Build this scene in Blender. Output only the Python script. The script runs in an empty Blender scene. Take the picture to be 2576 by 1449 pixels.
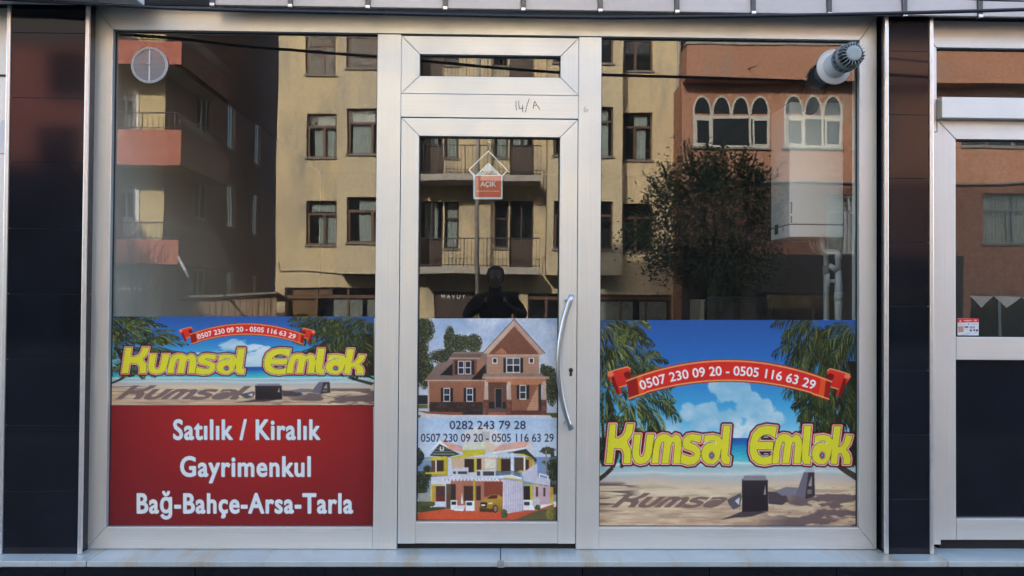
import bpy, bmesh, math, random
import numpy as np
from mathutils import Vector, Matrix
from mathutils.geometry import tessellate_polygon
R = math.radians
random.seed(7)
SC = bpy.context.scene
COL = SC.collection

# ------------------------------------------------------------------ camera
CW, CH, CF = 2576.0, 1449.0, 1990.0            # picture measure used while surveying the photograph
CAM = Vector((0.0, -3.9, 1.55))
def axes(yaw, pitch, roll):
    cy, sy, cp, sp = math.cos(yaw), math.sin(yaw), math.cos(pitch), math.sin(pitch)
    f = Vector((sy*cp, cy*cp, sp)); r = Vector((cy, -sy, 0)); u = r.cross(f)
    return r*math.cos(roll)+u*math.sin(roll), u*math.cos(roll)-r*math.sin(roll), f
CR, CU, CFW = axes(R(1.2173), R(0.8670), R(0.4104))
cam = bpy.data.cameras.new('camera'); camo = bpy.data.objects.new('camera', cam); COL.objects.link(camo)
cam.sensor_width = 36; cam.lens = CF*36/CW; cam.clip_start = 0.02; cam.clip_end = 600
M = Matrix((CR, CU, -CFW)).transposed().to_4x4(); M.translation = CAM
camo.matrix_world = M; SC.camera = camo
def at(px, py, y=0.0):                          # survey: picture point -> (x, z) on the upright plane at depth y
    d = CFW*CF+CR*(px-CW/2)-CU*(py-CH/2); t = (y-CAM.y)/d.y
    return CAM.x+d.x*t, CAM.z+d.z*t

# ------------------------------------------------------------------ sky, sun, exposure
SUN_AZ, SUN_EL = R(-20), R(27)
w = bpy.data.worlds.new('World'); SC.world = w; w.use_nodes = True
nt = w.node_tree; nt.nodes.clear()
sky = nt.nodes.new('ShaderNodeTexSky'); sky.sky_type = 'NISHITA'; sky.sun_disc = False
sky.sun_elevation = SUN_EL; sky.sun_rotation = SUN_AZ % (2*math.pi); sky.air_density = 1.0; sky.dust_density = 2.0; sky.ozone_density = 0.4
bg = nt.nodes.new('ShaderNodeBackground'); bg.inputs[1].default_value = 0.15
out = nt.nodes.new('ShaderNodeOutputWorld')
nt.links.new(sky.outputs[0], bg.inputs[0]); nt.links.new(bg.outputs[0], out.inputs[0])
sl = bpy.data.lights.new('sun', 'SUN'); sl.energy = 2.0; sl.angle = R(0.5); sl.color = (1.0, 0.94, 0.82)
slo = bpy.data.objects.new('sun', sl); COL.objects.link(slo); slo.location = (-20, 20, 30)
SUNV = Vector((math.sin(SUN_AZ)*math.cos(SUN_EL), math.cos(SUN_AZ)*math.cos(SUN_EL), math.sin(SUN_EL)))
slo.rotation_euler = SUNV.to_track_quat('Z', 'Y').to_euler()
SC.view_settings.view_transform = 'Standard'; SC.view_settings.look = 'None'
SC.view_settings.exposure = 2.7; SC.view_settings.gamma = 1.0; SC.view_settings.use_curve_mapping = False
SC.render.engine = 'CYCLES'
SC.cycles.use_denoising = True
SC.cycles.max_bounces = 10; SC.cycles.transparent_max_bounces = 24; SC.cycles.caustics_reflective = False

# ------------------------------------------------------------------ materials
def lin(c): return tuple(((v/255)/12.92 if v/255 <= .04045 else ((v/255+.055)/1.055)**2.4) for v in c)
MATS = {}
def node_mat(name):
    m = bpy.data.materials.new(name); m.use_nodes = True; MATS[name] = m
    n = m.node_tree; return m, n, n.nodes['Principled BSDF']
def N(n, kind, **kw):
    k = n.nodes.new(kind)
    for a, v in kw.items(): setattr(k, a, v)
    return k
def coords(n, scale=(1, 1, 1)):
    g = N(n, 'ShaderNodeNewGeometry'); mp = N(n, 'ShaderNodeMapping'); mp.inputs['Scale'].default_value = scale
    n.links.new(g.outputs['Position'], mp.inputs['Vector']); return mp.outputs[0]
def noise(n, vec, scale, detail=4, rough=.55):
    k = N(n, 'ShaderNodeTexNoise'); k.inputs['Scale'].default_value = scale; k.inputs['Detail'].default_value = detail
    k.inputs['Roughness'].default_value = rough; n.links.new(vec, k.inputs['Vector']); return k.outputs['Fac']
def ramp(n, fac, stops):
    k = N(n, 'ShaderNodeValToRGB'); e = k.color_ramp.elements
    e[0].position, e[0].color = stops[0][0], (*stops[0][1], 1); e[1].position, e[1].color = stops[-1][0], (*stops[-1][1], 1)
    for p, c in stops[1:-1]:
        x = e.new(p); x.color = (*c, 1)
    n.links.new(fac, k.inputs[0]); return k.outputs[0]
def mixc(n, fac, a, b):
    k = N(n, 'ShaderNodeMix', data_type='RGBA')
    for i, v in ((0, fac), (6, a), (7, b)):
        if isinstance(v, (int, float)): k.inputs[i].default_value = v
        elif isinstance(v, tuple): k.inputs[i].default_value = (*v, 1)
        else: n.links.new(v, k.inputs[i])
    return k.outputs[2]
def bump(n, fac, s, d, strength=.3, dist=.01):
    b = N(n, 'ShaderNodeBump'); b.inputs['Strength'].default_value = strength; b.inputs['Distance'].default_value = dist
    n.links.new(fac, b.inputs['Height']); n.links.new(b.outputs[0], s.inputs['Normal'])
def mat(name, c, rough=.6, metal=0.0, var=.12, vs=6.0, bm=0.0, spec=.5, stretch=(1, 1, 1)):
    m, n, s = node_mat(name); v = coords(n, stretch)
    f = noise(n, v, vs)
    a = tuple(x*(1-var) for x in c); b = tuple(min(1, x*(1+var)) for x in c)
    n.links.new(ramp(n, f, [(.3, a), (.7, b)]), s.inputs['Base Color'])
    s.inputs['Roughness'].default_value = rough; s.inputs['Metallic'].default_value = metal
    s.inputs['Specular IOR Level'].default_value = spec
    if bm: bump(n, noise(n, v, vs*6, 6), s, None, bm)
    return m
def plaster(name, c, stain, s1=.35, hi=.62, bm=.25):
    m, n, s = node_mat(name); v = coords(n); vs = coords(n, (1, 1, .25))
    f = noise(n, v, s1, 6, .65); g = noise(n, vs, 1.1, 8, .7); fine = noise(n, v, 9, 4)
    base = ramp(n, f, [(.3, tuple(x*.84 for x in c)), (.55, c), (.8, tuple(min(1, x*1.08) for x in c))])
    mask = ramp(n, g, [(hi-.08, (0, 0, 0)), (hi+.06, (1, 1, 1))])
    c2 = mixc(n, mask, base, stain)
    c3 = mixc(n, .10, c2, ramp(n, fine, [(.3, (0, 0, 0)), (.7, (1, 1, 1))]))
    n.links.new(c3, s.inputs['Base Color']); s.inputs['Roughness'].default_value = .9; s.inputs['Specular IOR Level'].default_value = .2
    bump(n, noise(n, v, 30, 6), s, None, bm, .02); return m
def alum(name, c=(.755, .772, .752), rough=.42, along='x', metal=.66):
    m, n, s = node_mat(name)
    st = (2, 40, 220) if along == 'x' else (220, 40, 2)
    v = coords(n, st); f = noise(n, v, 1.0, 3); d = noise(n, coords(n), 2.2, 5, .6); sp = noise(n, coords(n), 38, 5, .7)
    base = ramp(n, f, [(.25, tuple(x*.94 for x in c)), (.75, tuple(min(1, x*1.03) for x in c))])
    base = mixc(n, ramp(n, d, [(.45, (0, 0, 0)), (.75, (.16, .16, .16))]), base, (.52, .49, .45))
    base = mixc(n, ramp(n, sp, [(.70, (0, 0, 0)), (.76, (.35, .35, .35))]), base, (.40, .38, .36))
    n.links.new(base, s.inputs['Base Color']); s.inputs['Metallic'].default_value = metal
    rr = ramp(n, d, [(.3, (rough-.05,)*3), (.7, (rough+.1,)*3)]); n.links.new(rr, s.inputs['Roughness'])
    bump(n, f, s, None, .05, .002); return m
alum('alu_h', along='x'); alum('alu_v', along='z')
mat('alu_trim', (.82, .82, .82), .30, .8, .05, 20)
mat('gasket', (.012, .012, .013), .6, 0, .1)
mat('steel', (.50, .53, .57), .28, .9, .05, 30)
mat('dark_metal', (.03, .03, .03), .45, .3, .2)
mat('black_tile', (.007, .009, .014), .08, 0, .25, 3, 0, .45)
mat('dark_backing', (.006, .006, .007), .8)
mat('cable', (.012, .017, .028), .45)
mat('pvc_white', (.62, .64, .64), .35, 0, .06)
mat('boiler_white', (.88, .90, .90), .30, 0, .03, 3)
mat('flue_white', (.74, .76, .78), .35, 0, .04)
mat('flue_grey', (.20, .24, .26), .40, 0, .08)
mat('flue_dark', (.012, .013, .018), .5)
mat('flue_inner', (.03, .032, .038), .4, 0, .1)
mat('flue_light', (.34, .40, .42), .4, 0, .06)
mat('sign_white', (.88, .88, .87), .45, 0, .03)
mat('fascia', (.56, .50, .46), .25, 0, .07, 4, 0, .7)
mat('fascia_strip', (.09, .10, .11), .25, .3, .2, 12)
mat('fascia_lip', (.80, .82, .82), .3, 0, .03)
mat('soffit', (.34, .35, .34), .8, 0, .2, 5, .2)
mat('concrete', (.30, .29, .27), .9, 0, .2, 3, .3)
mat('asphalt', (.05, .05, .052), .95, 0, .3, 5, .4)
mat('paving', (.12, .12, .115), .9, 0, .18, 4, .3)
mat('wall_grey', (.42, .40, .37), .9, 0, .1, 1.5, .1)
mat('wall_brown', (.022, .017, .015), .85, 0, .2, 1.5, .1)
mat('wall_pale', (.86, .74, .62), .9, 0, .08, 1.0)
mat('floor_in', (.03, .025, .022), .5, 0, .2, 3)
mat('wood_brown', (.115, .060, .034), .55, 0, .3, 3, .1, .4, (1, 1, .2))
mat('wood_dark', (.055, .032, .022), .5, 0, .3, 3, .1, .4, (1, 1, .2))
mat('plank', (.27, .19, .13), .85, 0, .35, 2.5, .3, .3, (6, 6, .4))
mat('white_frame', (.70, .69, .66), .4, 0, .06)
mat('arch_paint', (.46, .44, .38), .5, 0, .12)
mat('green_frame', (.22, .30, .28), .45, 0, .1)
mat('curtain', (.62, .61, .57), .9, 0, .10, 2)
mat('lace', (.66, .65, .63), .9, 0, .15, 8)
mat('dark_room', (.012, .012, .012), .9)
mat('iron', (.10, .095, .09), .6, .3, .3, 8)
mat('sill', (.20, .18, .16), .85, 0, .2)
mat('pipe_grey', (.34, .32, .28), .6, 0, .2)
mat('panel_orange', (.42, .20, .10), .7, 0, .15, 1)
mat('panel_pale', (.45, .42, .36), .8, 0, .25, 4)
mat('dark_front', (.030, .022, .020), .5, 0, .3, 2)
mat('blue_door', (.015, .02, .045), .3, 0, .2)
mat('jacket', (.020, .019, .018), .85, 0, .4, 30, .3)
mat('skin', (.42, .25, .18), .55, 0, .08)
mat('hair', (.010, .009, .008), .6, 0, .3, 30)
mat('phone', (.012, .012, .014), .2)
mat('chair_black', (.010, .010, .014), .55, 0, .2)
mat('bark', (.07, .05, .035), .9, 0, .3, 9, .5)
mat('leaf', (.070, .105, .038), .6, 0, .5, 1.2, 0, .35)
mat('leaf_b', (.12, .13, .052), .6, 0, .4, 1.2, 0, .35)
mat('cloth_blue', (.10, .14, .22), .8)
plaster('plaster_yellow', (.60, .475, .275), (.36, .31, .22), .35, .57)
plaster('plaster_bay', (.54, .44, .265), (.36, .31, .23), .35, .58)
plaster('plaster_orange', (.38, .165, .085), (.26, .19, .14), .45, .64)
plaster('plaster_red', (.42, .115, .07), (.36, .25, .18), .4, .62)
plaster('plaster_red_shaded', (.13, .062, .046), (.10, .08, .07))  # the red plaster with shade put into its colour
plaster('plaster_cream', (.60, .48, .24), (.5, .42, .26), .4, .7)
plaster('plaster_grey', (.25, .24, .22), (.17, .16, .15))
plaster('plaster_tan', (.40, .36, .30), (.25, .23, .2))
def glass_mat(name, ior, tint, wave=.02, wsc=1.3):
    m = bpy.data.materials.new(name); m.use_nodes = True; MATS[name] = m; n = m.node_tree; n.nodes.clear()
    o = N(n, 'ShaderNodeOutputMaterial'); mx = N(n, 'ShaderNodeMixShader'); tr = N(n, 'ShaderNodeBsdfTransparent'); gl = N(n, 'ShaderNodeBsdfGlossy')
    tr.inputs[0].default_value = (*tint, 1); gl.inputs['Roughness'].default_value = 0.0; gl.inputs[0].default_value = (1, 1, 1, 1)
    fr = N(n, 'ShaderNodeFresnel'); fr.inputs[0].default_value = ior
    ge = N(n, 'ShaderNodeNewGeometry'); su = N(n, 'ShaderNodeMath', operation='SUBTRACT'); su.inputs[0].default_value = 1
    mu = N(n, 'ShaderNodeMath', operation='MULTIPLY')
    n.links.new(ge.outputs['Backfacing'], su.inputs[1]); n.links.new(fr.outputs[0], mu.inputs[0]); n.links.new(su.outputs[0], mu.inputs[1])
    n.links.new(mu.outputs[0], mx.inputs[0]); n.links.new(tr.outputs[0], mx.inputs[1]); n.links.new(gl.outputs[0], mx.inputs[2])
    di = N(n, 'ShaderNodeBsdfDiffuse'); di.inputs[0].default_value = (.75, .73, .70, 1); m2 = N(n, 'ShaderNodeMixShader')
    v_ = coords(n, (1, 1, .55)); dn = noise(n, v_, 2.6, 8, .72); n.links.new(ramp(n, dn, [(.36, (.001,)*3), (.62, (.008,)*3), (.8, (.022,)*3)]), m2.inputs[0])
    n.links.new(mx.outputs[0], m2.inputs[1]); n.links.new(di.outputs[0], m2.inputs[2]); n.links.new(m2.outputs[0], o.inputs[0])
    wv = noise(n, coords(n, (1, 1, 1)), wsc, 2); b = N(n, 'ShaderNodeBump'); b.inputs['Strength'].default_value = wave; b.inputs['Distance'].default_value = .02
    n.links.new(wv, b.inputs['Height']); n.links.new(b.outputs[0], gl.inputs['Normal']); return m
glass_mat('glass', 2.05, (.93, .96, .95), .03)
glass_mat('glass_wavy', 2.05, (.93, .96, .95), .05, 1.5)
glass_mat('glass_far', 1.5, (.80, .84, .84))
m, n, s = node_mat('glass_dark'); s.inputs['Base Color'].default_value = (.02, .024, .027, 1); s.inputs['Roughness'].default_value = .06
def clear_plastic():
    m, n, s = node_mat('clear_plastic'); s.inputs['Base Color'].default_value = (.55, .56, .60, 1); s.inputs['Roughness'].default_value = .25
    s.inputs['Alpha'].default_value = .42
clear_plastic()
m, n, s = node_mat('clear_rim'); s.inputs['Base Color'].default_value = (.62, .64, .68, 1); s.inputs['Roughness'].default_value = .2; s.inputs['Alpha'].default_value = .75
# stone ledge with rust runs
m, n, s = node_mat('marble'); v = coords(n); vs = coords(n, (7, 1, 1.2))
f = noise(n, v, 3, 8, .6); g = noise(n, vs, 1.0, 6, .7)
c = ramp(n, f, [(.3, (.36, .42, .43)), (.7, (.48, .54, .54))])
c = mixc(n, ramp(n, g, [(.50, (0, 0, 0)), (.68, (.75, .75, .75))]), c, (.36, .27, .16))
n.links.new(c, s.inputs['Base Color']); s.inputs['Roughness'].default_value = .28
# printed film: colour comes from the print itself
m, n, s = node_mat('print'); ca = N(n, 'ShaderNodeVertexColor', layer_name='Col'); n.links.new(ca.outputs[0], s.inputs['Base Color'])
s.inputs['Roughness'].default_value = .34; s.inputs['Specular IOR Level'].default_value = .35
bump(n, noise(n, coords(n), 7, 3, .5), s, None, .12, .01)
K = 1.12
def pc(r, g, b): return tuple(min(.95, x*K) for x in lin((r, g, b)))

# ------------------------------------------------------------------ mesh helpers
WP = {}                                           # world place of every object made here
def link(o, parent=None, loc=(0, 0, 0)):
    COL.objects.link(o); loc = Vector(loc); WP[o.name] = loc
    if parent is not None:
        o.parent = parent; o.location = loc-WP[parent.name]
    else: o.location = loc
    return o
def thing(name, label, cat, loc=(0, 0, 0), group=None):
    o = bpy.data.objects.new(name, None); o.empty_display_size = .1; link(o, None, loc); o['label'] = label; o['category'] = cat
    if group: o['group'] = group
    return o
def tag(o, label, cat, group=None):
    o['label'] = label; o['category'] = cat
    if group: o['group'] = group
    return o
class MB:
    def __init__(s): s.v, s.f, s.sm = [], [], []
    def face(s, pts, smooth=False):
        b = len(s.v); s.v += [Vector(p) for p in pts]; s.f.append(tuple(range(b, b+len(pts)))); s.sm.append(smooth); return s
    def add(s, vs, fs, smooth=False):
        b = len(s.v); s.v += [Vector(p) for p in vs]
        for f in fs: s.f.append(tuple(i+b for i in f)); s.sm.append(smooth)
        return s
    def box(s, x0, x1, y0, y1, z0, z1):
        x0, x1 = sorted((x0, x1)); y0, y1 = sorted((y0, y1)); z0, z1 = sorted((z0, z1))
        return s.add([(x0, y0, z0), (x1, y0, z0), (x1, y1, z0), (x0, y1, z0), (x0, y0, z1), (x1, y0, z1), (x1, y1, z1), (x0, y1, z1)],
                     [(0, 3, 2, 1), (4, 5, 6, 7), (0, 1, 5, 4), (1, 2, 6, 5), (2, 3, 7, 6), (3, 0, 4, 7)])
    def prism(s, poly, y0, y1):                    # poly in (x, z), counter-clockwise seen from -y
        n = len(poly); a = sum(poly[i][0]*poly[(i+1) % n][1]-poly[(i+1) % n][0]*poly[i][1] for i in range(n))
        if a < 0: poly = poly[::-1]
        vs = [(p[0], y0, p[1]) for p in poly]+[(p[0], y1, p[1]) for p in poly]
        fs = [(i, i+n, (i+1) % n+n, (i+1) % n) for i in range(n)]
        tri = tessellate_polygon([[Vector((p[0], p[1], 0)) for p in poly]])
        for t in tri:
            q = [poly[i] for i in t]; ar = (q[1][0]-q[0][0])*(q[2][1]-q[0][1])-(q[2][0]-q[0][0])*(q[1][1]-q[0][1])
            t = t if ar > 0 else t[::-1]
            fs.append(tuple(t)); fs.append(tuple(i+n for i in t[::-1]))
        return s.add(vs, fs)
    def tube(s, pts, r, n=10, cap=True):
        pts = [Vector(p) for p in pts]; rs = r if isinstance(r, (list, tuple)) else [r]*len(pts)
        rings = []; prev = None
        for i, p in enumerate(pts):
            t = (pts[min(i+1, len(pts)-1)]-pts[max(i-1, 0)]).normalized()
            ref = prev if prev is not None else (Vector((0, 0, 1)) if abs(t.z) < .9 else Vector((1, 0, 0)))
            a = ref-t*ref.dot(t); a = a.normalized() if a.length > 1e-6 else t.orthogonal().normalized(); prev = a; b = t.cross(a)
            rings.append([p+(a*math.cos(2*math.pi*k/n)+b*math.sin(2*math.pi*k/n))*rs[i] for k in range(n)])
        vs = [q for rr in rings for q in rr]
        fs = [(i*n+k, i*n+(k+1) % n, (i+1)*n+(k+1) % n, (i+1)*n+k) for i in range(len(pts)-1) for k in range(n)]
        s.add(vs, fs, True)
        if cap:
            s.face(rings[0][::-1]); s.face(rings[-1])
        return s
    def lathe(s, prof, c, ax=(0, -1, 0), n=32):   # prof: (along axis, radius)
        ax = Vector(ax); a = ax.orthogonal().normalized(); b = ax.cross(a); c = Vector(c)
        vs = [c+ax*h+(a*math.cos(2*math.pi*k/n)+b*math.sin(2*math.pi*k/n))*r for h, r in prof for k in range(n)]
        fs = [(i*n+k, i*n+(k+1) % n, (i+1)*n+(k+1) % n, (i+1)*n+k) for i in range(len(prof)-1) for k in range(n)]
        return s.add(vs, fs, True)
    def build(s, name, m, parent=None, bevel=0.0, origin=None, uv=None):
        me = bpy.data.meshes.new(name)
        lo = Vector([min(v[i] for v in s.v) for i in range(3)]); hi = Vector([max(v[i] for v in s.v) for i in range(3)])
        if origin is None: origin = Vector(((lo.x+hi.x)/2, (lo.y+hi.y)/2, lo.z))
        origin = Vector(origin)
        me.from_pydata([v-origin for v in s.v], [], s.f); me.polygons.foreach_set('use_smooth', s.sm)
        if bevel or any(s.sm):
            bm = bmesh.new(); bm.from_mesh(me); bmesh.ops.remove_doubles(bm, verts=bm.verts, dist=1e-5)
            if bevel:
                es = [e for e in bm.edges if len(e.link_faces) == 2 and e.calc_face_angle(0) > .5]
                bmesh.ops.bevel(bm, geom=es, offset=bevel, segments=2, profile=.5, affect='EDGES', clamp_overlap=True)
            bm.to_mesh(me); bm.free()
        me.materials.append(MATS[m])
        if uv:
            l = me.uv_layers.new(name='UV')
            x0, x1, z0, z1 = uv
            for lp in me.loops:
                p = me.vertices[lp.vertex_index].co+origin; l.data[lp.index].uv = ((p.x-x0)/(x1-x0), (p.z-z0)/(z1-z0))
        me.update()
        return link(bpy.data.objects.new(name, me), parent, origin)
def again(o, parent, origin):                      # another object on the same mesh
    c = bpy.data.objects.new(o.name.split('.')[0], o.data); return link(c, parent, origin)
def bx(name, m, parent, x0, x1, y0, y1, z0, z1, bevel=0.0): return MB().box(x0, x1, y0, y1, z0, z1).build(name, m, parent, bevel)
def kind(o, k): o['kind'] = k; return o

# ================================================================== the setting
def struct(name, m, *a, bevel=0.0): return kind(bx(name, m, None, *a, bevel=bevel), 'structure')
struct('ground', 'asphalt', -150, 150, -150, 150, -1.13, -.13)
struct('road', 'asphalt', -60, 60, -20.0, -5.2, -.125, -.121)
pv = struct('pavement', 'paving', -60, 60, -5.0, 14, -.128, -.02)
kb = struct('kerb', 'concrete', -60, 60, -5.2, -5.0, -.128, -.005, bevel=.015)
struct('far_kerb', 'concrete', -60, 60, -20.2, -20.0, -.128, -.005, bevel=.015)
struct('far_pavement', 'paving', -60, 60, -40, -20.2, -.128, -.02)
slab = None
for i in range(14):                                # paving flags in front of the shop
    for j in range(7):
        x, y = -5.2+i*.8, -.24-.66*(j+.5)
        if slab is None: slab = bx('paving_slab', 'paving', pv, x-.395, x+.395, y-.325, y+.325, -.02, .0, .004)
        else: again(slab, pv, (x, y, -.02))

# ------------------------------------------------------------------ the shop's own building
sb = thing('shop_building', 'grey plastered building that the shopfront belongs to, unseen blocks above it stepped for their shadow', 'building', (0, 6, 0))
b = MB()
b.box(-2.33, 18, .06, 12, 3.02, 18.5).box(-5.1, -2.331, .06, 12, 3.02, 16.6).box(-5.1, -2.05, .12, 12, -.02, 3.02).box(2.9, 18, .6, 12, -.02, 3.02).box(-2.05, 2.9, 5.3, 12, -.02, 3.02).box(2.02, 2.9, .9, 5.3, -.02, 3.02)  # unseen upper blocks, heights stepped to shade the houses opposite
b.build('wall', 'wall_grey', sb)
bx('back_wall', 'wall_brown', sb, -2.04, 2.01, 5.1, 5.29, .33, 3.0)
bx('side_wall', 'wall_pale', sb, -2.04, -1.99, .05, 5.09, .33, 3.0)
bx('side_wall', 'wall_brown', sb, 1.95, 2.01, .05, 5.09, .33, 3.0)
bx('column', 'wall_pale', sb, 1.885, 1.949, .05, .24, .33, 2.97)
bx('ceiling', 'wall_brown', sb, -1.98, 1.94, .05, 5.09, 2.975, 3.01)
bx('floor', 'floor_in', sb, -1.98, 1.94, .05, 5.09, .25, .33)
nb = thing('unseen_lower_building', 'unseen lower plain block, stepped for its shadow, adjoining the shop building on its left', 'building', (-30, 6, 0))
MB().box(-60, -5.115, .1, 12, -.02, 13.2).box(-60, -20.3, .1, 12, 13.2, 17.0).build('wall', 'wall_grey', nb)  # out of view, roof heights set to place the shadow edge opposite

# ------------------------------------------------------------------ stone ledge and dark plinth
ZL = .335
lg = thing('stone_ledge', 'pale blue-grey marble ledge under the shopfront with rust-stained front edge', 'ledge', (0, -.1, .3))
edges = [-3.2, -1.87, .035, 2.14, 3.4]
for a_, b_ in zip(edges, edges[1:]):
    bx('slab', 'marble', lg, a_+.0015, b_-.0015, -.205, .05, ZL-.027, ZL, .004)
bx('mortar_chip', 'concrete', lg, .020, .052, -.2085, -.196, ZL-.029, ZL+.0015, .003)
pl = thing('plinth', 'dark tiled plinth below the marble ledge', 'plinth', (0, -.15, 0))
bx('backing', 'dark_backing', pl, -3.2, 3.4, -.17, .04, 0, ZL-.029)
t0 = None
for i in range(11):
    x = -3.18+.6*i
    if t0 is None: t0 = bx('tile', 'black_tile', pl, x, x+.597, -.182, -.17, .0, ZL-.029, .0015)
    else: again(t0, pl, (x+.2985, -.176, 0))

# ------------------------------------------------------------------ black tiled pillars
def pillar(name, label, x0, x1, inner, seam):
    t = thing(name, label, 'pillar', ((x0+x1)/2, -.05, ZL))
    bx('core', 'dark_backing', t, x0+.012, x1-.012, -.088, .12, ZL, 3.0)
    z = ZL; zs = [ZL]; k = seam
    while k < 2.98:
        if k > ZL+.02: zs.append(k)
        k += .311
    zs.append(2.98)
    for a_, b_ in zip(zs, zs[1:]):
        bx('tile', 'black_tile', t, x0+.004, x1-.004, -.1, -.089, a_+.0006, b_-.0006, .001)
        xi = x1 if inner > 0 else x0
        bx('return_tile', 'black_tile', t, xi-.011*inner, xi, -.096, .03, a_+.0006, b_-.0006, .001)
    for xe in (x0, x1):
        bx('metal_trim', 'alu_trim', t, xe-.009, xe+.009, -.109, -.093, ZL+.001, 2.945, .003)
    return t
pillar('tiled_pillar', 'wide pillar of glossy black tiles with metal edge trims, left of the shop window', -2.322, -1.952, 1, .63)
pillar('tiled_pillar', 'narrow pillar of glossy black tiles with metal edge trims, right of the shop window', 1.897, 2.118, -1, .60)

# ------------------------------------------------------------------ aluminium shopfront
FY0, FY1 = -.03, .032
sf_ = thing('aluminium_shopfront', 'silver aluminium shopfront with a glazed door between two large display windows', 'shopfront', (0, 0, ZL))
def prof(poly, m, name='frame_profile', parent=None, y0=FY0, y1=FY1, g=.0007, bev=.0022):
    cx = sum(p[0] for p in poly)/len(poly); cz = sum(p[1] for p in poly)/len(poly)
    return MB().prism(poly, y0, y1).build(name, m, parent or sf_, bev)
def rect(x0, x1, z0, z1): return [(x0, z0), (x1, z0), (x1, z1), (x0, z1)]
XL, XG, XGR, XM, XD0, XDG0, XDG1, XD1, XN0, XN1, XR0, XR = -1.964, -1.868, -.584, -.4685, -.465, -.378, .314, .400, .403, .515, 1.799, 1.8855
ZB, ZG0, ZG1, ZT = .337, .441, 2.852, 2.972
e = .0008
prof([(XL, ZB+e), (XG, ZG0+e), (XG, ZG1-e), (XL, ZT-e)], 'alu_v')
prof([(XR, ZB+e), (XR0, ZG0+e), (XR0, ZG1-e), (XR, ZT-e)], 'alu_v')
prof([(XL+e, ZT), (XR-e, ZT), (XR0-e, ZG1), (XG+e, ZG1)], 'alu_h')
prof([(XL+e, ZB), (XGR-e, ZB), (XGR-e, ZG0), (XG+e, ZG0)], 'alu_h')
prof([(XN1+e, ZB), (XR-e, ZB), (XR0-e, ZG0), (XN1+e, ZG0)], 'alu_h')
prof(rect(XGR, XM, ZB, ZG1-.004), 'alu_v', 'mullion', y0=FY0-.002)
prof(rect(XN0, XN1, ZB, ZG1-.004), 'alu_v', 'mullion', y0=FY0-.002)
# transom light above the door
tz0, tz1, gz0, gz1 = 2.558, 2.842, 2.645, 2.752
prof([(XM+e, tz1), (XN0-e, tz1), (XDG1-e, gz1), (XDG0+e, gz1)], 'alu_h', 'transom_profile')
prof([(XM+e, tz0), (XN0-e, tz0), (XDG1-e, gz0), (XDG0+e, gz0)], 'alu_h', 'transom_profile')
prof([(XM+e, tz0+e), (XM+e, tz1-e), (XDG0, gz1-e), (XDG0, gz0+e)], 'alu_v', 'transom_profile')
prof([(XN0-e, tz0+e), (XN0-e, tz1-e), (XDG1, gz1-e), (XDG1, gz0+e)], 'alu_v', 'transom_profile')
pan = prof(rect(XM+e, XN0-e, 2.4425, tz0-.001), 'alu_h', 'lintel_panel')
bx('seal', 'dark_backing', sf_, XL, XR, .018, .028, ZT-.11, ZT-.008)
bx('seal', 'dark_backing', sf_, XM-.01, XN0+.01, .008, .026, 2.40, 2.60)
bx('seal', 'dark_backing', sf_, XM-.008, XM+.02, .008, .026, ZB, 2.84)
bx('seal', 'dark_backing', sf_, XN0-.02, XN0+.008, .008, .026, ZB, 2.84)
# panes with rubber gaskets
def pane(x0, x1, z0, z1, parent, g=.006, gm='glass'):
    p = bx('glass_pane', gm, parent, x0, x1, 0, .008, z0, z1)
    q = MB().box(x0, x1, -.004, -.0005, z1-g, z1).box(x0, x1, -.004, -.0005, z0, z0+g*.5).box(x0, x0+g, -.004, -.0005, z0+g*.5, z1-g).box(x1-g, x1, -.004, -.0005, z0+g*.5, z1-g)
    q.build('gasket', 'gasket', parent); return p
pane(XG, XGR, ZG0, ZG1, sf_); pane(XN1, XR0, ZG0, ZG1, sf_); pane(XDG0, XDG1, gz0, gz1, sf_, .004)
# door
dr = MB().prism([(XD0, .363), (XDG0, .363), (XDG0, 2.350-e), (XD0, 2.438-e)], FY0-.001, FY1).build('door', 'alu_v', sf_, .0022)
prof([(XD1, .363), (XDG1, .363), (XDG1, 2.350-e), (XD1, 2.438-e)], 'alu_v', 'stile', dr, FY0-.001)
prof([(XD0+e, 2.438), (XD1-e, 2.438), (XDG1-e, 2.350), (XDG0+e, 2.350)], 'alu_h', 'top_rail', dr, FY0-.001)
prof(rect(XDG0+e, XDG1-e, .364, .4675), 'alu_h', 'bottom_rail', dr, FY0-.0012)
pane(XDG0, XDG1, .468, 2.350, dr)
bx('threshold_gap', 'dark_backing', dr, XM, XN0, -.01, .05, ZL, .361)
# curved pull handle
hp = []
for i in range(25):
    u = i/24; z = .928+(1.576-.928)*u; bow = 1-(2*u-1)**2
    hp.append((.370-.062*bow, -.088-.012*bow, z))
h = MB().tube(hp, .0135, 16).build('pull_handle', 'steel', dr)
for i in (1, 23):
    p = hp[i]; MB().tube([(p[0]-.012, -.032, p[2]), (p[0]-.002, -.085, p[2])], .008, 12).build('handle_stem', 'steel', h)
kx, kz = at(1436, 936, FY0)
bx('lock_cylinder', 'dark_metal', dr, kx-.006, kx+.006, -.036, -.028, kz-.020, kz+.004, .003)
MB().lathe([(0, .011), (.008, .010), (.009, .0)], (kx, -.030, kz+.010), n=20).build('lock_rosette', 'dark_metal', dr)
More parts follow.
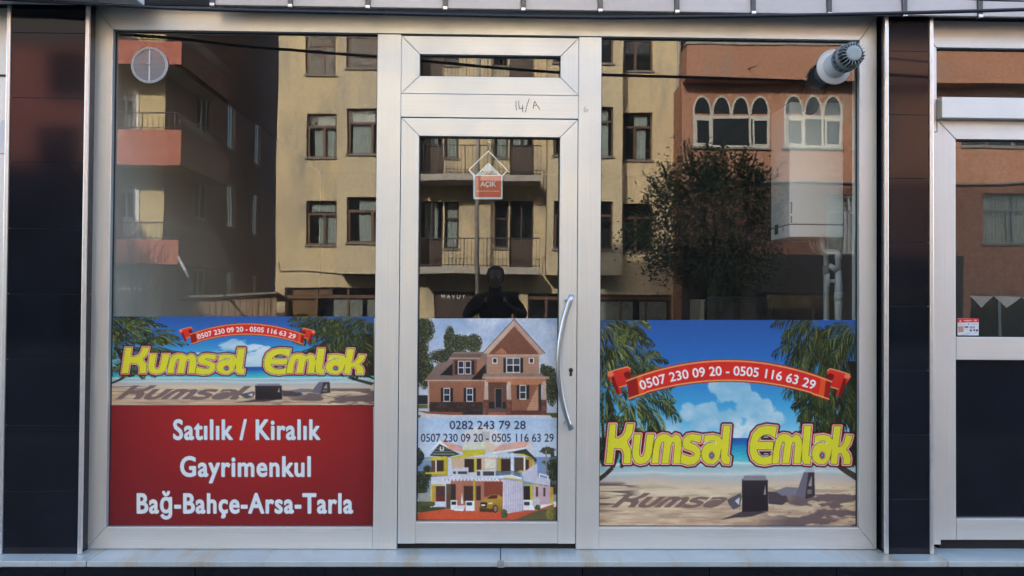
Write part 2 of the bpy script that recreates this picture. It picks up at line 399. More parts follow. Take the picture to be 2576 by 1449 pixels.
# pencilled numbers on the profiles
def strokes(name, m, parent, lines, r, y):
    q = MB()
    for k, l in enumerate(lines):
        pts = [at(px, py, y) for px, py in l]
        q.tube([(x, y, z) for x, z in pts], r, 6)
    return q.build(name, m, parent)
c6 = lambda x, y: (1257.8+x*.10255, 226.4+y*.10255)
strokes('pencil_number', 'iron', sf_, [[c6(388, 272), c6(396, 300), c6(390, 400), c6(405, 495)], [c6(462, 258), c6(462, 380), c6(482, 468)], [c6(482, 462), c6(530, 448), c6(580, 438)],
    [c6(556, 360), c6(552, 480), c6(564, 540)], [c6(718, 212), c6(650, 420), c6(628, 548)], [c6(812, 455), c6(828, 360), c6(852, 272)], [c6(852, 272), c6(900, 360), c6(980, 472)], [c6(828, 378), c6(892, 374)]], .0016, FY0-.0004)
strokes('pencil_number', 'iron', sf_, [[c6(2108, 410), c6(2070, 440), c6(2060, 490), c6(2078, 530), c6(2110, 540), c6(2150, 520), c6(2160, 490), c6(2140, 470), c6(2105, 475), c6(2085, 500)]], .0010, FY0-.0024)

# ------------------------------------------------------------------ neighbouring shopfronts
ns = thing('neighbour_shopfront', 'silver aluminium neighbour shopfront with dark door, right of the narrow pillar', 'shopfront', (2.7, 0, ZL))
def np_(poly, m, name='frame_profile', y0=FY0): return prof(poly, m, name, ns, y0)
x0 = 2.130; xe = 3.4
np_([(x0, 2.4), (2.186, 2.4), (2.186, 2.82), (x0, 2.87)], 'alu_v'); np_([(x0+.001, 2.871), (2.187, 2.821), (xe, 2.821), (xe, 2.955), (x0+.001, 2.955)], 'alu_h')
np_(rect(2.187, xe, 2.460, 2.563), 'alu_h', 'lintel_box', -.075)
np_([(x0, .36), (2.205, .36), (2.205, .383), (2.281, .383), (2.281, 2.363), (2.19, 2.4575), (2.19, 2.398), (x0, 2.398)], 'alu_v', 'stile')
np_([(2.191, 2.4585), (2.2825, 2.365), (xe, 2.365), (xe, 2.4585)], 'alu_h', 'top_rail')
np_(rect(2.283, xe, 1.270, 1.382), 'alu_h', 'middle_rail'); np_(rect(2.283, xe, .383, .487), 'alu_h', 'bottom_rail')
pane(2.188, xe, 2.564, 2.82, ns, gm='glass_wavy'); pane(2.283, xe, 1.383, 2.364, ns, gm='glass_wavy')
bx('lower_panel', 'black_tile', ns, 2.283, xe, -.002, .006, .488, 1.269)
bx('threshold_gap', 'dark_backing', ns, 2.207, xe, -.01, .05, ZL, .383)
bx('dark_interior', 'dark_room', ns, 2.13, xe, .5, .56, ZL, 3.0)
ln_ = thing('neighbour_door_jamb', 'slim silver door jamb of the neighbouring shop, left of the wide pillar', 'door jamb', (-2.6, 0, ZL))
bx('frame_profile', 'alu_v', ln_, -2.44, -2.334, FY0, FY1, ZL+.001, 2.62, .002)
bx('frame_profile', 'alu_v', ln_, -2.44, -2.334, FY0, FY1, 2.6215, 2.95, .002)
bx('cover_plate', 'sign_white', ln_, -2.44, -2.368, -.036, -.031, 2.24, 2.40, .002)
bx('latch', 'dark_metal', ln_, -2.40, -2.357, -.038, -.031, .430, .445, .003)
bx('latch', 'dark_metal', ln_, -2.44, -2.365, -.038, -.031, 2.615, 2.624, .002)
bx('rear_panel', 'dark_room', ln_, -3.2, -2.445, -.01, .1, ZL, 3.0)

# ------------------------------------------------------------------ fascia above
fa = thing('fascia', 'grey panelled fascia with dark battens running above the shopfront', 'fascia', (.5, -.1, 2.93))
ZF = 2.936
seams = [-1.346, -.980, -.614, -.247, .124, .492, .860, 1.228, 1.596, 1.962, 2.330, 2.70, 3.07, 3.44]
for a_, b_ in zip(seams, seams[1:]):
    p = MB(); y0, y1 = -.150, -.120
    p.add([(a_+.012, y0, ZF), (b_-.012, y0, ZF), (b_-.012, y1, ZF+.5), (a_+.012, y1, ZF+.5), (a_+.012, y0+.02, ZF), (b_-.012, y0+.02, ZF), (b_-.012, y1+.02, ZF+.5), (a_+.012, y1+.02, ZF+.5)],
          [(0, 1, 2, 3), (5, 4, 7, 6), (0, 4, 5, 1), (3, 2, 6, 7), (0, 3, 7, 4), (1, 5, 6, 2)])
    p.build('panel', 'fascia', fa, .002)
    p = MB(); p.box(a_-.0115, a_+.0115, -.158, -.128, ZF-.006, ZF+.1); 
    p.build('batten', 'fascia_strip', fa, .003)
    bx('batten_end', 'alu_trim', fa, a_-.0105, a_+.0105, -.161, -.15, ZF-.0085, ZF+.006, .002)
bx('soffit', 'soffit', fa, -2.9, 3.4, -.128, .055, 2.976, 3.0)
bx('soffit_lip', 'soffit', fa, -1.36, 3.44, -.148, -.1285, ZF+.004, ZF+.03)
ws = thing('white_sign_box', 'bright white underside edge of a sign box at the top left corner', 'sign box', (-2.3, -.2, 2.94))
bx('casing', 'fascia_lip', ws, -2.9, -1.672, -.26, -.13, 2.930, 3.3, .006)
bx('edge_strip', 'fascia_lip', ws, -2.9, -1.674, -.272, -.2605, 2.934, 2.944, .003)

# ------------------------------------------------------------------ cables in front of the fascia
def cable(name, label, pts, r):
    q = []
    for i in range(len(pts)-1):
        for k in range(8):
            u = k/8; a_, b_ = pts[i], pts[i+1]; p0 = pts[max(i-1, 0)]; p3 = pts[min(i+2, len(pts)-1)]
            q.append([.5*((2*a_[j])+(-p0[j]+b_[j])*u+(2*p0[j]-5*a_[j]+4*b_[j]-p3[j])*u*u+(-p0[j]+3*a_[j]-3*b_[j]+p3[j])*u**3) for j in range(3)])
    q.append(pts[-1]); return tag(MB().tube(q, r, 8).build(name, 'cable', None), label, 'cable')
def cp(px, py, y): x, z = at(px, py, y); return (x, y, z)
cable('power_cable', 'thick black cable sagging in front of the fascia from left to right', [cp(-300, -20, -.20), cp(300, 14, -.22), cp(520, 24, -.26), cp(925, 33, -.33), cp(1288, 41, -.40), cp(1560, 44, -.44), cp(1900, 40, -.48), cp(2300, 32, -.54), cp(2700, 20, -.62)], .0082)
cable('power_cable', 'thin black cable crossing the top right corner above the thicker one', [cp(2380, -6, -.5), cp(2500, 1, -.52), cp(2700, 4, -.55)], .004)

# ================================================================== things on and behind the glass
# boiler flue through the right pane
FX, FZ = 1.684, 2.726
fl = thing('flue_pipe', 'white boiler flue with a finned grey terminal poking out through the right pane', 'flue', (FX, 0, FZ))
C0 = (FX, -.001, FZ)
MB().lathe([(-.004, .0), (-.004, .088), (.003, .089), (.006, .084), (.010, .070), (.013, .062), (.013, .05)], C0, n=48).build('collar', 'flue_white', fl)
MB().lathe([(.012, .061), (.026, .0605), (.030, .057), (.125, .057)], C0, n=40).build('pipe', 'flue_white', fl)
MB().lathe([(.108, .0572), (.108, .062), (.122, .064), (.124, .060), (.124, .04)], C0, n=40).build('terminal_ring', 'flue_grey', fl)
MB().lathe([(.124, .050), (.215, .046), (.215, .0)], C0, n=32).build('terminal_core', 'flue_dark', fl)
MB().lathe([(.152, .050), (.152, .0645), (.166, .0645), (.172, .061), (.172, .048)], C0, n=40).build('terminal_ring', 'flue_grey', fl)
ax_, a1, b1 = Vector((0, -1, 0)), Vector((1, 0, 0)), Vector((0, 0, 1))
def radial(n, h0, h1, r0, r1, wd, name, m, taper=None):
    for k in range(n):
        t = 2*math.pi*(k+.5)/n; d = a1*math.cos(t)+b1*math.sin(t); s_ = a1*-math.sin(t)+b1*math.cos(t); c = Vector(C0)
        ra, rb = (r1, r1) if not taper else taper
        vs = [c+ax_*h0+d*r0-s_*wd, c+ax_*h0+d*ra-s_*wd, c+ax_*h0+d*ra+s_*wd, c+ax_*h0+d*r0+s_*wd,
              c+ax_*h1+d*r0*.8-s_*wd, c+ax_*h1+d*rb-s_*wd, c+ax_*h1+d*rb+s_*wd, c+ax_*h1+d*r0*.8+s_*wd]
        MB().add(vs, [(0, 3, 2, 1), (4, 5, 6, 7), (0, 1, 5, 4), (1, 2, 6, 5), (2, 3, 7, 6), (3, 0, 4, 7)]).build(name, m, fl)
radial(16, .1245, .1515, .046, .0635, .004, 'slot_bar', 'flue_grey')
radial(20, .1725, .222, .044, .06, .0011, 'fin', 'flue_light', (.0615, .056))
MB().lathe([(.205, .036), (.222, .036), (.224, .033), (.2235, .016), (.221, .0)], C0, n=32).build('end_cap', 'flue_light', fl)
inner = [(FX, .010, FZ), (FX, .16, FZ), (FX+.005, .22, FZ-.005), (FX+.008, .25, FZ-.03), (FX+.01, .40, FZ-.16)]

# wall-hung boiler behind the right pane
BX0, BX1, BY0, BY1 = 1.585, 1.880, .33, .62
bz0 = at(2060, 597, .33)[1]; bz1 = at(2060, 257, .33)[1]; bzl = at(2060, 566, .33)[1]
bo = thing('boiler', 'white wall-hung combi boiler behind the right pane', 'boiler', ((BX0+BX1)/2, .5, bz0))
bx('casing', 'boiler_white', bo, BX0, BX1, BY0, BY1, bzl+.003, bz1, .008)
bx('lower_casing', 'boiler_white', bo, BX0, BX1, BY0, BY1, bz0, bzl, .006)
bx('seam', 'dark_metal', bo, BX0+.003, BX1-.003, BY0+.004, BY1-.004, bzl-.001, bzl+.004)
bx('display', 'dark_metal', bo, BX0-.003, BX0, BY1-.12, BY1-.07, bz0+.03, bz0+.085, .001)
bx('button', 'pvc_white', bo, BX0-.006, BX0, BY0+.07, BY0+.10, bz0+.04, bz0+.065, .003)
q = MB()
for k in range(9):
    if k != 3: q.box(BX0+.006, BX0+.014, BY0-.0012, BY0-.0002, bzl+.012+k*.0125, bzl+.021+k*.0125)
q.build('maker_mark', 'iron', bo)
MB().tube(inner, .05, 20).build('flue_elbow', 'flue_inner', bo)
bx('bracket', 'iron', bo, BX1-.25, BX1+.004, BY1+.001, BY1+.02, bz1-.12, bz1-.05)
pp = thing('boiler_pipes', 'white plastic water pipes with a valve below the boiler', 'pipes', (1.75, .5, .33))
def pt(px, py, y): x, z = at(px, py, y); return (x, y, z)
py_ = .40
MB().tube([pt(2069, 596, py_), pt(2069, 622, py_), pt(2071, 629, py_), pt(2077, 633, py_), pt(2100, 633, py_), pt(2106, 636, py_), pt(2108, 643, py_), pt(2109, 680, py_)], .015, 14).build('elbow_pipe', 'pvc_white', pp)
MB().tube([pt(2109, 644, py_), pt(2109, 652, py_)], .0185, 14).build('coupling', 'pvc_white', pp)
MB().tube([pt(2109, 680, py_), pt(2110, 720, py_), pt(2110, 760, py_), pt(2110, 862, py_)], [.017, .022, .022, .0175], 14).build('valve_body', 'pvc_white', pp)
MB().tube([pt(2110, 735, py_), pt(2110, 756, py_)], .024, 14).build('coupling', 'pvc_white', pp)
MB().tube([pt(2110, 760, py_), (at(2110, 760, py_)[0], py_, .331)], .0165, 14).build('drop_pipe', 'pvc_white', pp)
MB().tube([pt(2106, 680, py_), pt(2086, 667, py_)], [.018, .013], 14).build('filter_branch', 'pvc_white', pp)
v_ = MB().tube([pt(2104, 707, py_), pt(2085, 707, py_)], .010, 12).build('valve_stem', 'pvc_white', pp)
MB().tube([pt(2085, 688, py_-.01), pt(2083, 700, py_-.01), pt(2084, 720, py_-.01)], [.006, .010, .007], 10).build('lever', 'pvc_white', v_)
p2 = .56
for px in (2078,):
    MB().tube([pt(px-18, 596, p2), pt(px-18, 622, p2), pt(px-12, 634, p2), pt(px, 640, p2), pt(px+1, 660, p2), (at(px, 760, p2)[0], p2, .331)], .0155, 12).build('drop_pipe', 'pvc_white', pp)
MB().tube([pt(2079, 668, p2), pt(2079, 690, p2)], .020, 12).build('coupling', 'panel_pale', pp)
for px in (2040, 2050):
    MB().tube([pt(px, 594, p2), pt(px, 618, p2), pt(px+8, 632, p2), pt(px+22, 636, p2)], .008, 10).build('copper_tail', 'pipe_grey', pp)

# round ventilator set in the left pane
VX, VZ = -1.701, 2.687
ve = thing('round_ventilator', 'clear plastic round ventilator with thin slats in the top of the left pane', 'ventilator', (VX, 0, VZ))
MB().lathe([(.002, .079), (.006, .080), (.008, .084), (.006, .090), (.002, .0905)], (VX, -.001, VZ), n=56).build('rim', 'clear_rim', ve)
MB().lathe([(.006, .0785), (.0075, .0795), (.006, .0805)], (VX, -.003, VZ), n=56).build('inner_ring', 'sign_white', ve)
MB().lathe([(.0025, .0), (.0025, .079)], (VX, -.001, VZ), n=48).build('disc', 'clear_plastic', ve)
q = MB()
for k in range(-12, 13):
    z = k*.006; hw = math.sqrt(max(0, .076**2-z*z))
    q.box(VX-hw, VX+hw, -.0052, -.0042, VZ+z-.0006, VZ+z+.0006)
q.build('slats', 'clear_rim', ve)['kind'] = 'stuff'
bx('crossbar', 'sign_white', ve, VX-.003, VX+.003, -.008, -.0056, VZ-.077, VZ+.078, .001)
MB().tube([(VX-.012, -.012, VZ+.007), (VX+.003, -.009, VZ+.001)], .0018, 8).build('pull_pin', 'sign_white', ve)

# office chair inside
oc = thing('office_chair', 'black office chair standing inside behind the right window', 'chair', (1.05, 1.3, .33))
cx, cz = at(1858, 745, 1.2)
b = MB().box(cx-.22, cx+.22, 1.17, 1.25, cz-.50, cz); b.build('backrest', 'chair_black', oc, .045)
b = MB().box(cx-.25, cx+.25, 1.30, 1.80, .76, .85); b.build('seat', 'chair_black', oc, .035)
bx('back_bar', 'chair_black', oc, cx-.04, cx+.04, 1.255, 1.30, .78, cz-.35, .01)
MB().tube([(cx, 1.55, .45), (cx, 1.55, .76)], .03, 12).build('column', 'dark_metal', oc)
for k in range(5):
    t = 2*math.pi*k/5+.3; MB().tube([(cx, 1.55, .45), (cx+.30*math.cos(t), 1.55+.30*math.sin(t), .375)], [.03, .018], 8).build('foot', 'chair_black', oc)
    MB().lathe([(-.02, .0), (-.02, .022), (.02, .022), (.02, .0)], (cx+.30*math.cos(t), 1.55+.30*math.sin(t), .353), (1, 0, 0), 12).build('castor', 'dark_metal', oc)
# paper bin and low shelf inside, seen dimly beside the pipes
sx, sz = at(2005, 755, 1.9)
tag(bx('storage_box', 'panel_pale', None, 1.47, 1.72, 1.75, 2.05, .331, sz, .01), 'pale carton standing inside beside the boiler pipes', 'box')

# ================================================================== buildings across the street (seen mirrored in the panes)
def op(px, py, Y): return at(px, py, Y)
def wall(parent, x0, x1, z0, z1, y, holes, m, depth=.16, name='wall', thick=None):
    q = MB(); xs = sorted({x0, x1, *[h[0] for h in holes], *[h[1] for h in holes]}); zs = sorted({z0, z1, *[h[2] for h in holes], *[h[3] for h in holes]})
    xs = [x for x in xs if x0 <= x <= x1]; zs = [z for z in zs if z0 <= z <= z1]
    for i in range(len(xs)-1):
        for j in range(len(zs)-1):
            mx, mz = (xs[i]+xs[i+1])/2, (zs[j]+zs[j+1])/2
            if any(h[0] < mx < h[1] and h[2] < mz < h[3] for h in holes): continue
            q.face([(xs[i+1], y, zs[j]), (xs[i], y, zs[j]), (xs[i], y, zs[j+1]), (xs[i+1], y, zs[j+1])])
    for a_, b_, c_, d_ in holes:
        y2 = y-depth
        q.face([(a_, y, c_), (a_, y2, c_), (a_, y2, d_), (a_, y, d_)]); q.face([(b_, y, c_), (b_, y, d_), (b_, y2, d_), (b_, y2, c_)])
        q.face([(a_, y, d_), (a_, y2, d_), (b_, y2, d_), (b_, y, d_)]); q.face([(a_, y, c_), (b_, y, c_), (b_, y2, c_), (a_, y2, c_)])
    if thick:
        q.face([(x0, y, z0), (x0, y-thick, z0), (x0, y-thick, z1), (x0, y, z1)]); q.face([(x1, y, z0), (x1, y, z1), (x1, y-thick, z1), (x1, y-thick, z0)])
        q.face([(x0, y, z0), (x1, y, z0), (x1, y-thick, z0), (x0, y-thick, z0)]); q.face([(x0, y, z1), (x0, y-thick, z1), (x1, y-thick, z1), (x1, y, z1)])
        q.face([(x0, y-thick, z0), (x1, y-thick, z0), (x1, y-thick, z1), (x0, y-thick, z1)])
    return q.build(name, m, parent)
rnd = random.Random(3)
def curtain(parent, x0, x1, z0, z1, y, m='curtain', amp=.03, fold=.11):
    q = MB(); n_ = max(6, int((x1-x0)/.03)); pts = []
    ph = rnd.random()*6
    for i in range(n_+1):
        x = x0+(x1-x0)*i/n_; pts.append((x, y+amp*math.sin(ph+2*math.pi*x/fold+math.sin(x*9)), 0))
    vs = [(p[0], p[1], z0) for p in pts]+[(p[0], p[1], z1) for p in pts]
    q.add(vs, [(i+1, i, i+n_+1, i+n_+2) for i in range(n_)], True); return q.build('curtain', m, parent)
def window(parent, h, y, lay='T', fm='wood_brown', cur=None, sill=True, depth=.12, name='window', flip=False, dark=True):
    x0, x1, z0, z1 = h; yf = y-depth; t = .055; w_, hh = x1-x0, z1-z0
    q = MB().box(x0, x0+t, yf-.05, yf, z0, z1).box(x1-t, x1, yf-.05, yf, z0, z1).box(x0+t, x1-t, yf-.05, yf, z1-t, z1).box(x0+t, x1-t, yf-.05, yf, z0, z0+t*1.2)
    if 'T' in lay:
        zt = z0+hh*.70; q.box(x0+t, x1-t, yf-.045, yf+.012, zt-.04, zt+.04)
        u = .42 if flip else .58; q.box(x0+w_*u-.045, x0+w_*u+.045, yf-.045, yf+.014, z0+t*1.2, zt-.04)
        q.box(x0+t, x0+t+.05, yf-.03, yf+.010, z0+.07, zt-.04)
    if 'D' in lay:
        q.box(x0+t, x1-t, yf-.045, yf+.012, z0+t, z0+hh*.42)
        q.box(x0+w_*.5-.03, x0+w_*.5+.03, yf-.045, yf+.013, z0+hh*.42, z1-t)
    if 'H' in lay: q.box(x0+t, x1-t, yf-.045, yf+.012, z0+hh*.62, z0+hh*.62+.06)
    if 'V' in lay:
        k = max(2, int(round(w_/1.1)))
        for i in range(1, k): q.box(x0+w_*i/k-.04, x0+w_*i/k+.04, yf-.045, yf+.012, z0+t*1.2, z1-t)
    o = q.build(name, fm, parent)
    bx('pane', 'glass_far', o, x0+t*.5, x1-t*.5, yf-.03, yf-.022, z0+t*.5, z1-t*.5)
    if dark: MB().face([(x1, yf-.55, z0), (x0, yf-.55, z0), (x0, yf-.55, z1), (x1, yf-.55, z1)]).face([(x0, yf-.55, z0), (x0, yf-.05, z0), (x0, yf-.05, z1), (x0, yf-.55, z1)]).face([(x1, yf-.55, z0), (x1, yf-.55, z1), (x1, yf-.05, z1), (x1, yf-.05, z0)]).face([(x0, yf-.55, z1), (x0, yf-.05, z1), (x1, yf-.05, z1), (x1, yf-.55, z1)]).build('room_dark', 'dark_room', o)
    if cur:
        for a_, b_, c_, d_ in cur: curtain(o, x0+t+(w_-2*t)*a_, x0+t+(w_-2*t)*b_, z0+hh*c_, z0+hh*d_, yf-.14)
    if sill: bx('sill', 'sill', o, x0-.05, x1+.06, y-.02, y+.07, z0-.07, z0-.002, .005)
    return o
def hole(xa, xb, ya, yb, Y):
    xm, ym = (xa+xb)/2, (ya+yb)/2
    return (op(xa, ym, Y)[0], op(xb, ym, Y)[0], op(xm, yb, Y)[1], op(xm, ya, Y)[1])
def rail(parent, xa, xb, y, z0, z1, step=.13, name='railing', side=None):
    q = MB().tube([(xa, y, z1), (xb, y, z1)], .022, 6).tube([(xa, y, z0+.07), (xb, y, z0+.07)], .018, 6)
    n_ = int((xb-xa)/step)
    for i in range(n_+1):
        x = xa+(xb-xa)*i/n_; wv = .02*math.sin(i*2.3); q.tube([(x, y, z0), (x+wv, y+.015, (z0+z1)/2), (x, y, z1)], .009 if i % 6 else .02, 5)
    return q.build(name, 'iron', parent)

# ---- yellow apartment house
YB, YW = 24.0, 24.9
ye = thing('yellow_apartment_house', 'yellow plastered apartment house with brown windows and central balconies, mirrored in the middle panes', 'building', (-.5, -28, 0))
X = lambda px, Y, py=450: op(px, py, Y)[0]
Z = lambda py, Y, px=1244: op(px, py, Y)[1]
R1 = [(77, 187), (287, 397), (505, 615)]
holes = [hole(770, 846, a_, b_, YW) for a_, b_ in R1]+[hole(1568, 1640, a_, b_, YW) for a_, b_ in [(67, 177), (283, 402), (512, 634)]]
RD = [(45, 208), (270, 440), (505, 672)]; RWn = [(45, 165), (270, 397), (505, 624)]
bl = [hole(1058, 1113, a_, b_, YW) for a_, b_ in RD]+[hole(1283, 1341, a_, b_, YW) for a_, b_ in RD]
blw = [hole(1117, 1154, a_, b_, YW) for a_, b_ in RWn]+[hole(1243, 1279, a_, b_, YW) for a_, b_ in RWn]
gf = [hole(716, 1028, 723, 935, YW), hole(1092, 1192, 733, 935, YW), hole(1216, 1306, 735, 935, YW), hole(1328, 1418, 738, 935, YW), hole(1500, 1690, 742, 935, YW)]
xl, xr = X(697, YW), X(1711, YW)
wall(ye, xl, xr, -.02, 17, -YW, holes+bl+blw+gf, 'plaster_yellow', thick=9)
cv = [[(.35, 1, .0, .68), (.1, .95, .76, 1)], [(.2, .55, .0, .66), (.62, .97, .0, .68), (.3, 1, .76, 1)], None]
for i, h in enumerate(holes[:3]): window(ye, h, -YW, 'T', 'wood_brown', [None, cv[1], cv[0]][i])
for i, h in enumerate(holes[3:]): window(ye, h, -YW, 'T', 'wood_brown', [None, [(.45, .85, .02, .66), (.4, .9, .74, 1)], None][i], flip=True)
for i, h in enumerate(bl): window(ye, h, -YW, 'D', 'wood_dark', [(.1, .8, .45, 1)] if i in (1, 2, 4) else None, sill=False, name='balcony_door')
for i, h in enumerate(blw): window(ye, h, -YW, 'H', 'wood_dark', [(.1, .95, .05, 1)] if i in (1, 2, 4) else None)
# bays
zb = Z(690, YB)
for xa, xb, wa, wb, rows, cu in ((848, 1049, 872, 1024, [(55, 170), (273, 390), (496, 610)], [None, [(.05, .45, 0, 1), (.55, .98, 0, 1)], [(.18, .5, 0, .95), (.55, 1, 0, 1)]]), (1376, 1566, 1392, 1543, [(42, 157), (267, 391), (505, 627)], [None, [(.7, .95, .05, 1), (.1, .5, .05, 1)], None])):
    hs = [hole(wa, wb, a_, b_, YB) for a_, b_ in rows]
    wall(ye, X(xa, YB), X(xb, YB), zb, 17, -YB, hs, 'plaster_bay', name='bay_wall', thick=YW-YB+.02)
    for h, c_ in zip(hs, cu): window(ye, h, -YB, 'TV', 'wood_brown', c_, flip=True)
# balconies
for (sa, sb_), (ra, rb) in zip([(441, 456), (673, 690), (208, 223)], [(366, 433), (599, 664), (134, 202)]):
    z1, z0 = Z(sa, 23.7), Z(sb_, 23.7); xa, xb = X(1051, 23.7), X(1361, 23.7)
    sl_ = bx('balcony_slab', 'plaster_tan', ye, xa, xb, -YW+.002, -23.6, z0, z1, .01)
    rail(sl_, xa+.05, xb-.02, -23.68, z1, Z(ra, 23.7))
MB().tube([(X(1201, 23.5), -23.5, 0), (X(1201, 23.5), -23.5, 17)], .07, 10).build('drain_pipe', 'pipe_grey', ye)
MB().tube([(X(1708, 24.6), -24.75, 0), (X(1708, 24.6), -24.75, 17)], .06, 10).build('drain_pipe', 'pipe_grey', ye)
# ground floor shop windows in brown timber
for i, h in enumerate(gf):
    o = window(ye, h, -YW, 'V' if i != 1 else '', 'wood_brown', None, sill=False, depth=.10, name='shop_window')
    zt = Z(749, YW); bx('cross_rail', 'wood_brown', o, h[0]+.05, h[1]-.05, -YW-.14, -YW-.08, zt-.06, zt+.06)
    ps = {0: [(738, 795, 'panel_orange'), (840, 912, 'panel_pale'), (925, 985, 'panel_pale')], 2: [(1250, 1295, 'panel_orange')], 4: [(1512, 1595, 'panel_pale'), (1612, 1680, 'panel_pale')]}.get(i, [])
    for a_, b_, m_ in ps: bx('blind', m_, o, X(a_, YW), X(b_, YW), -YW-.17, -YW-.145, Z(860, YW), Z(758 if i else 757, YW))
    if i == 0: bx('blind', 'panel_orange', o, X(740, YW), X(835, YW), -YW-.17, -YW-.145, Z(744, YW), Z(729, YW))
    if i == 1: bx('sign_board', 'wood_dark', o, h[0]+.06, h[1]-.06, -YW-.11, -YW-.06, Z(800, YW), h[3]-.06)
def text_mesh(body, off=0.0, spacing=1.0):
    c = bpy.data.curves.new('t', 'FONT'); c.body = body; c.offset = off; c.space_character = spacing; c.resolution_u = 4
    o = bpy.data.objects.new('t', c); COL.objects.link(o); bpy.context.view_layer.update()
    me = bpy.data.meshes.new_from_object(o.evaluated_get(bpy.context.evaluated_depsgraph_get()))
    vs = [(v.co.x, v.co.y) for v in me.vertices]; fs = [tuple(p.vertices) for p in me.polygons]
    bpy.data.objects.remove(o); bpy.data.curves.remove(c); bpy.data.meshes.remove(me); return vs, fs
vs, fs = text_mesh('YUVAM', .01, 1.6)
w0 = max(v[0] for v in vs); xA, xB = X(1114, YW), X(1172, YW); zt = Z(752, YW)
q = MB(); q.add([(xB-(xB-xA)*v[0]/w0, -YW-.052, zt+.24*v[1]) for v in vs], fs); q.build('sign_letters', 'sign_white', ye)
MB().tube([(X(705, YW), -YW+.03, Z(664, YW)), (X(709, YW), -YW+.03, Z(688, YW)), (X(760, YW), -YW+.03, Z(686, YW)), (X(900, YW), -YW+.04, Z(693, YW)), (X(1040, YW), -YW+.04, Z(697, YW))], .018, 6).build('service_cable', 'cable', ye)

# ---- orange house with arched windows
YO, YU = 23.6, 23.0
og = thing('orange_house', 'orange plastered house with white arched windows, mirrored in the right pane', 'building', (11, -28, 0))
xo, xe_ = X(1715, YO), X(3700, YO)
zl_ = Z(199, YU, 1900); zt = Z(113, YU, 1900)
ar = [(1743, 1936, 4), (1971, 2117, 3)]
hs = [hole(2146, 2240, 248, 376, YO), hole(2418, 2620, 243, 368, YO)]; h2 = [hole(2080, 2200, 490, 640, YO), hole(2474, 2640, 488, 612, YO)]
for a_ in (2760, 3060, 3360): hs.append(hole(a_, a_+190, 243, 368, YO)); h2.append(hole(a_, a_+170, 488, 612, YO))
g2 = [hole(1760, 1868, 640, 930, YO), hole(1900, 2120, 738, 930, YO), hole(2200, 2330, 700, 930, YO), hole(2440, 2760, 745, 930, YO)]
wall(og, xo, xe_, -.02, zl_, -YO, hs+h2+g2, 'plaster_orange', thick=8)
wall(og, xo, X(2420, YO), -.02, Z(640, YO, 1800), -YO+.052, [h for h in g2[:3]], 'dark_front', name='ground_floor_dark_front')
wall(og, xo+.02, xe_, zl_-.02, zt, -YU, [], 'plaster_orange', name='parapet', thick=.95)
bx('coping', 'concrete', og, xo-.03, xe_, -YU-.3, -YU+.05, zt+.002, zt+.09, .01)
bx('terrace_wall', 'wood_dark', og, xo+.1, xe_, -YU-3.2, -YU-3.0, zl_, zt+2.6)
bx('terrace_roof', 'concrete', og, xo, xe_, -YU-3.4, -YU+.2, zt+2.6, zt+2.85)
for px in (1790, 1990, 2190, 2390): bx('terrace_post', 'sill', og, X(px, YU)-.07, X(px, YU)+.07, -YU-.28, -YU-.12, zt+.09, zt+2.6)
bx('string_course', 'sill', og, xo-.02, xe_, -YO+.002, -YO+.14, Z(460, YO, 2000), Z(455, YO, 2000), .01)
for h in hs: window(og, h, -YO, 'V', 'white_frame' if h is hs[0] else 'sill', [(.05, .4, 0, 1)] if h is hs[0] else None)
for h in h2: window(og, h, -YO, 'TV', 'white_frame' if h is h2[0] else 'green_frame', [(.02, .98, 0, 1)], flip=True)
for i, h in enumerate(g2):
    o = window(og, h, -YO+.052, 'V', ['wood_brown', 'wood_dark', 'sill', 'green_frame'][i], None, sill=False, name='shop_window')
    if i == 3:
        for k in range(5):
            a_ = h[0]+(h[1]-h[0])*k/5; b_ = h[0]+(h[1]-h[0])*(k+1)/5
            MB().prism([(a_, h[3]-.05), (b_, h[3]-.05), ((a_+b_)/2, h[3]-.45)], -YO-.06, -YO-.05).build('valance', 'white_frame', o)
    if i == 0: bx('door_panel', 'blue_door', o, h[0]+.3, h[1]-.3, -YO-.10, -YO-.075, .02, h[3]-.35)
